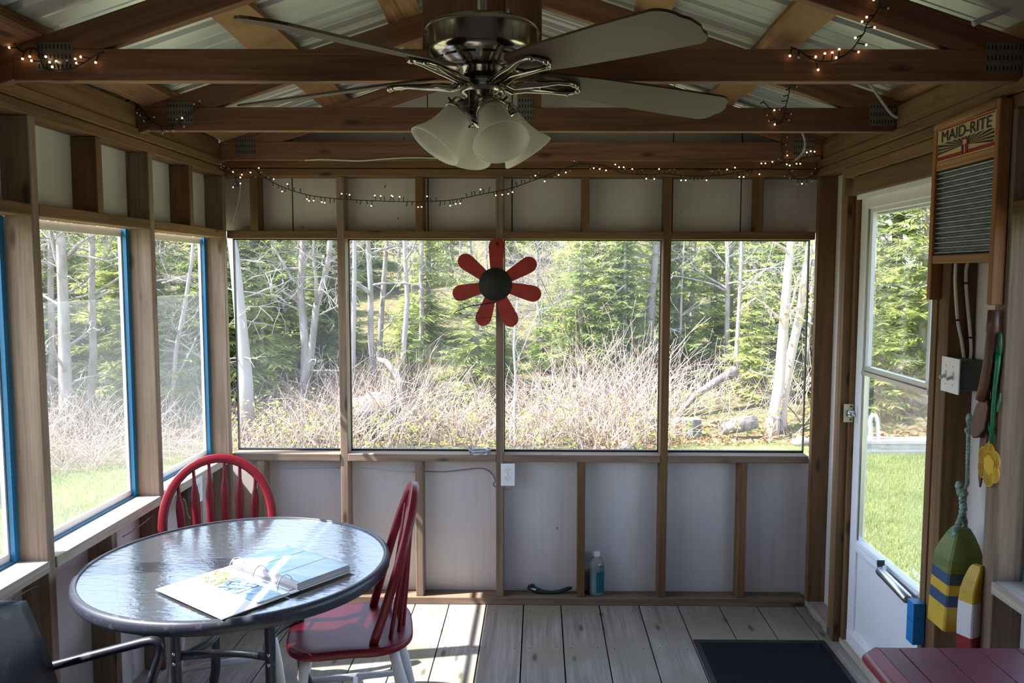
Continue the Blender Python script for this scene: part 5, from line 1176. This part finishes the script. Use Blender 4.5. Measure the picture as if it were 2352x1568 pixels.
# timber edging and pale arch seen through the door
d = onz(2060, 1040, -.40); 
mb = MB().box((d.x-.55, d.y, -.48), (d.x+3.2, d.y+.16, -.295)); mb.box((d.x-.55, d.y-.01, -.292), (d.x+3.2, d.y+.24, -.255)); tag(obj('landscape_timber', mb, wood('silver timber', (.42,.42,.42), (.26,.26,.27), 'X', seed=31), org=(d.x, d.y, -.48)), 'long silver-grey timber edging the lawn seen through the door', 'timber')
yy = d.y+.10
mb = MB().tube([ony(2000,1016,yy), ony(2000,985,yy), ony(1999,968,yy), ony(2001,958,yy), ony(2005,953,yy), ony(2010,954,yy), ony(2014,960,yy), ony(2016,970,yy), ony(2017,988,yy), ony(2017,1018,yy)], [.028,.026,.026,.027,.028,.028,.026,.024,.022,.022], 10); tag(obj('garden_arch', mb, mat('pale resin', (.50,.52,.50), .6), org=ony(2008,1016,yy)), 'small pale upside-down U shape standing on the grey timber outside the door', 'garden ornament')

# --- forest
protoC = [conifer('spruce_tree', 11, 5.2, 1.35, M_fir, 7, .21, .06), conifer('spruce_tree', 12, 3.2, 1.05, M_fir, 7, .17, .02), conifer('spruce_tree', 13, 6.6, 1.5, M_fir2, 7, .24, .16), conifer('spruce_tree', 14, 4.4, 1.15, M_fir2, 7, .20, .12)]
protoB = [baretree('bare_tree', 21, 6.0, .065, M_bark2, (.03,.02), 18), baretree('bare_tree', 22, 5.4, .05, M_dead, (-.04,.0), 18), baretree('bare_tree', 23, 4.2, .035, M_bark2, (.02,.03), 16, .25, 220), baretree('bare_tree', 24, 6.4, .055, M_bark2, (-.02,.02), 20, .25, 260)]
def shrub(name, seed, H, leaves):
    rr = random.Random(seed); root = empty(name, (0,0,0)); mb = MB(); lf = MB()
    for k in range(7):
        a = rr.uniform(0, 2*PI); twigs(mb, (rr.uniform(-.1,.1), rr.uniform(-.1,.1), -.1), (math.cos(a)*.35, math.sin(a)*.35, 1), H*rr.uniform(.7,1.1), .012, 3, rr, .16, (3,5))
    n = len(mb.v)
    for k in range(leaves):
        c = V(mb.v[rr.randrange(n)])+V((rr.uniform(-.05,.05), rr.uniform(-.05,.05), rr.uniform(-.05,.05))); a = V((rr.uniform(-1,1), rr.uniform(-1,1), rr.uniform(-.5,.5))).normalized()*.028; b = a.cross(V((rr.uniform(-1,1),rr.uniform(-1,1),1))).normalized()*.018
        lf.add([c-a, c+b, c+a, c-b], [(0,1,2,3)])
    obj('stems', mb, M_shrub, root)
    if leaves: obj('leaves', lf, M_bud, root)
    return root
M_shrub = mat('pale shrub twigs', (.34,.305,.285), .9, spec=.1); noisy(M_shrub, (.22,.19,.175), 3)
protoS = [shrub('bare_shrub', 31, 2.3, 0), shrub('bare_shrub', 32, 1.7, 0), shrub('bare_shrub', 33, 2.1, 420)]; usedS = [0]*3
usedC = [0]*4; usedB = [0]*4
def put(kind, k, px, dist, label, cat, group, sc, rot):
    P, used = (protoC, usedC) if kind == 'c' else (protoB, usedB) if kind == 'b' else (protoS, usedS)
    o = P[k] if not used[k] else copy_tree(P[k]); used[k] = 1; place(o, px, dist, 0, rot, sc); tag(o, label, cat, group); return o
GC = 'conifers in the forest around the porch'
for k, px, dist, sc, lab in ((1, 1095, 12.2, .85, 'bushy green young spruce behind the red flower'), (1, 1335, 12.6, .95, 'bushy green young spruce right of the white sapling'), (0, 1420, 14.5, .75, 'green spruce behind the limbs of the dead spruce'), (1, 598, 12.5, .8, 'bushy green young spruce right of the broken trunk'),
    (0, 1640, 14.5, .9, 'green spruce in the left half of the right back window'), (1, 1730, 12.6, .65, 'low green spruce left of the birch pair'), (3, 1870, 13.5, .8, 'dark spruce right of the birch pair'), (0, 985, 15.5, .8, 'green spruce left of the red flower'), (0, 760, 14.5, .85, 'green spruce beside the first window stud'),
    (2, 2060, 15.0, 1.0, 'tall dark spruce filling the upper pane of the door'), (0, 2125, 13.2, .8, 'green spruce at the right of the door glass'), (1, 2010, 12.2, .75, 'low green spruce at the left of the door glass')):
    put('c', k, px, dist, lab, 'tree', None, sc*(.86 if px < 1900 else 1), R_.uniform(0, 6.28))
rr = random.Random(99)
LC = {0: 'yellow-green spruce among many in the forest behind the porch', 1: 'yellow-green spruce among many in the forest behind the porch', 2: 'dark green spruce among many in the forest behind the porch', 3: 'dark green spruce among many in the forest behind the porch'}
def zone(px, dist):
    w = 'behind the left wall windows' if px < 522 else 'past the back window nearest the corner' if px < 785 else 'past the window left of the flower' if px < 1148 else 'past the window right of the flower' if px < 1530 else 'past the back window nearest the door' if px < 1880 else 'beyond the storm door'
    return ('far up the slope ' if dist > 19 else 'at the forest edge ')+w
def rpx(): return rr.choice([rr.uniform(-350,560), rr.uniform(500,1900), rr.uniform(500,1900), rr.uniform(1900,2700)])
for i in range(150):
    px = rpx(); far = rr.random(); dist = 12.4+far**1.7*30 if px < 1900 else 14+far*16
    k = rr.choice((0,0,1,1,1,2,3)); put('c', k, px, dist, ('yellow-green' if k < 2 else 'dark green')+' spruce '+zone(px, dist), 'tree', ('yellow-green' if k < 2 else 'dark green')+' conifers '+zone(px, dist), rr.uniform(.40,.82)*(1+.012*(dist-13)), rr.uniform(0, 6.28))
for i in range(66):
    px = rpx(); dist = rr.uniform(11.5, 24) if px < 1900 else rr.uniform(15, 24)
    k = rr.randrange(4); put('b', k, px, dist, ('thin leafless grey tree ' if k < 2 else 'thin budding grey tree ')+zone(px, dist), 'tree', ('leafless trees ' if k < 2 else 'budding trees ')+zone(px, dist), rr.uniform(.7,1.05), rr.uniform(0, 6.28))

for i in range(30):
    px = rr.choice([rr.uniform(-250,540), rr.uniform(510,1890), rr.uniform(510,1890), rr.uniform(510,1890)]); dist = 12.6+rr.random()**1.4*15
    k = rr.randrange(3); put('s', k, px, dist, ('leafless pale twiggy shrub ' if k < 2 else 'budding twiggy shrub ')+zone(px, dist), 'shrub', ('leafless shrubs ' if k < 2 else 'budding shrubs ')+zone(px, dist), rr.uniform(.7,1.15), rr.uniform(0, 6.28))
# --- bramble, shoots and grass: nobody could count these
rr = random.Random(5)
def polar(px, dist): d = ray(px, 640); d.z = 0; d = d*(dist/d.length); return d.x, d.y
def bramble(name, N, pxr, dr, hs, label, m=M_twig, th=.0042):
    mb = MB()
    for i in range(N):
        x, y = polar(rr.uniform(*pxr), dr[0]+(dr[1]-dr[0])*rr.random()); 
        if lawn_edge(x, y) < .1 or (x > 1.75 and lawn_edge(x, y) < 1.5 and rr.random() < .93): continue
        z = g_(x, y); h = rr.uniform(*hs)*(.65+.35*math.sin(x*1.3)*math.sin(x*.7+1)); a = rr.uniform(0, 2*PI); ln_ = rr.uniform(.05,.75); d = V((math.cos(a)*ln_, math.sin(a)*ln_, 1)).normalized()
        p = V((x, y, z-.02)); pts = [p]; arch = rr.uniform(.0,.65)
        for k in range(5): d = (d+V((rr.uniform(-.22,.22)+math.cos(a)*arch*.22, rr.uniform(-.22,.22)+math.sin(a)*arch*.22, -arch*.30))).normalized(); p = p+d*(h/4.2); pts.append(p)
        r = th*rr.uniform(.55,1.3); mb.tube(pts, [r, r*.95, r*.85, r*.7, r*.55, r*.35], 3, cap=False, smooth=False)
        if rr.random() < .5:
            c = pts[rr.randint(2,4)]; mb.tube([c, c+V((rr.uniform(-.25,.25), rr.uniform(-.25,.25), rr.uniform(-.05,.3)))], [r*.6, r*.3], 3, cap=False, smooth=False)
    return tag(obj(name, mb, m), label, 'brush', kind='stuff')
bramble('dead_bramble', 3600, (480, 1900), (9.3, 12.6), (.5, 1.4), 'tangle of dead pinkish bramble stems behind the back windows')
bramble('tall_bramble', 420, (480, 1900), (9.4, 12.0), (.9, 1.75), 'taller thick pale bramble canes above the tangle behind the back windows', th=.008)
bramble('dead_bramble', 1700, (-250, 560), (9.2, 12.5), (.4, 1.15), 'tangle of dead bramble stems behind the left windows')
bramble('dead_bramble', 500, (1950, 2300), (11.0, 14), (.3, .8), 'low dead stems beyond the timber outside the door')
bramble('fallen_sticks', 900, (480, 1900), (9.2, 11.5), (.12, .4), 'dead sticks lying at the foot of the bramble', th=.006)
def leaves(name, N, pxr, dr, hr, label, m, s):
    mb = MB()
    for i in range(N//4):
        x, y = polar(rr.uniform(*pxr), dr[0]+(dr[1]-dr[0])*rr.random()**1.3)
        if lawn_edge(x, y) < .0: continue
        z = g_(x, y); h = rr.uniform(*hr)
        for k in range(6):
            c = V((x+rr.uniform(-.05,.05), y+rr.uniform(-.05,.05), z+h*rr.uniform(.4,1))); a = V((rr.uniform(-1,1), rr.uniform(-1,1), rr.uniform(-.3,.6))).normalized()*s*rr.uniform(.6,1.2); b = a.cross(V((rr.uniform(-1,1), rr.uniform(-1,1), 1))).normalized()*s*.55
            mb.add([c-a, c+b, c+a, c-b], [(0,1,2,3)])
    return tag(obj(name, mb, m), label, 'leaves', kind='stuff')
leaves('young_shoots', 2300, (520, 1880), (9.3, 11.0), (.08, .75), 'fresh yellow-green shoots at the front of the bramble', M_bud, .028)
leaves('fallen_leaves', 4200, (1350, 2200), (9.2, 11.5), (.0, .03), 'tan dead leaves lying beyond the lawn', leafmat('dead leaf litter', (.30,.16,.08), (.55,.36,.22), .2), .045)
def grass(name, N, test, label):
    vs = []; fs = []
    n = 0
    while n < N:
        x, y = test(); 
        if lawn_edge(x, y) > .35 : n += 1; continue
        z = g_(x, y)-.005; a = rr.uniform(0, PI); w = .0035; h = rr.uniform(.025,.065); lx, ly = rr.uniform(-.03,.03), rr.uniform(-.03,.03); b = len(vs)
        vs += [(x-math.cos(a)*w, y-math.sin(a)*w, z), (x+math.cos(a)*w, y+math.sin(a)*w, z), (x+lx, y+ly, z+h)]; fs.append((b, b+1, b+2)); n += 1
    mb = MB(); mb.v = vs; mb.f = fs; mb.m = [0]*len(fs); mb.s = [False]*len(fs)
    return tag(obj(name, mb, M_grass), label, 'grass', kind='stuff')
grass('lawn_grass', 36000, lambda: polar(rr.uniform(-120, 420), math.sqrt(rr.uniform(4.6**2, 9.6**2))), 'grass of the lawn outside the left windows')
grass('lawn_grass', 42000, lambda: polar(rr.uniform(1940, 2220), math.sqrt(rr.uniform(4.9**2, 10.6**2))), 'grass of the lawn seen through the door')
grass('lawn_grass', 9000, lambda: polar(rr.uniform(1380, 1940), math.sqrt(rr.uniform(8.6**2, 10.6**2))), 'strip of grass below the right back window')

# ------------------------------------------------------------------ LIGHT, SKY, CAMERA
sd = V((.737, .14, -1)).normalized()
su = bpy.data.lights.new('sun', 'SUN'); su.energy = 6.2; su.angle = math.radians(.55); su.color = (1.0, .955, .88)
so = bpy.data.objects.new('sun', su); COL.objects.link(so); so.rotation_euler = sd.to_track_quat('-Z', 'Y').to_euler(); so.location = (-12, -3, 16)
wd = bpy.data.worlds.new('sky'); bpy.context.scene.world = wd; wd.use_nodes = True; t = wd.node_tree
sk = t.nodes.new('ShaderNodeTexSky'); sk.sky_type = 'NISHITA'; sk.sun_disc = False; sk.sun_elevation = math.radians(53); sk.sun_rotation = math.radians(260); sk.air_density = 1.0; sk.dust_density = 1.0; sk.ozone_density = 1.5
bg = t.nodes['Background']; bg.inputs['Strength'].default_value = .28; hs = t.nodes.new('ShaderNodeHueSaturation'); hs.inputs['Saturation'].default_value = .82; t.links.new(sk.outputs[0], hs.inputs['Color']); t.links.new(hs.outputs[0], bg.inputs['Color'])
cd = bpy.data.cameras.new('camera'); co = bpy.data.objects.new('camera', cd); COL.objects.link(co); bpy.context.scene.camera = co
cd.sensor_width = 36; cd.sensor_fit = 'HORIZONTAL'; cd.lens = FPX*36/IW; cd.shift_x = -(PCX-IW/2)/IW; cd.shift_y = 0; cd.clip_start = .02; cd.clip_end = 300
co.matrix_world = Matrix.Translation(CAM) @ CAM_R.to_4x4()
sc = bpy.context.scene
sc.view_settings.view_transform = 'Standard'; sc.view_settings.look = 'None'; sc.view_settings.exposure = 1.85; sc.view_settings.gamma = 1; sc.view_settings.use_curve_mapping = False
sc.cycles.use_denoising = True; sc.cycles.max_bounces = 10; sc.cycles.diffuse_bounces = 5; sc.cycles.glossy_bounces = 4; sc.cycles.transparent_max_bounces = 16; sc.cycles.transmission_bounces = 4
sc.cycles.sample_clamp_indirect = 8.0; sc.cycles.caustics_reflective = False; sc.cycles.caustics_refractive = False
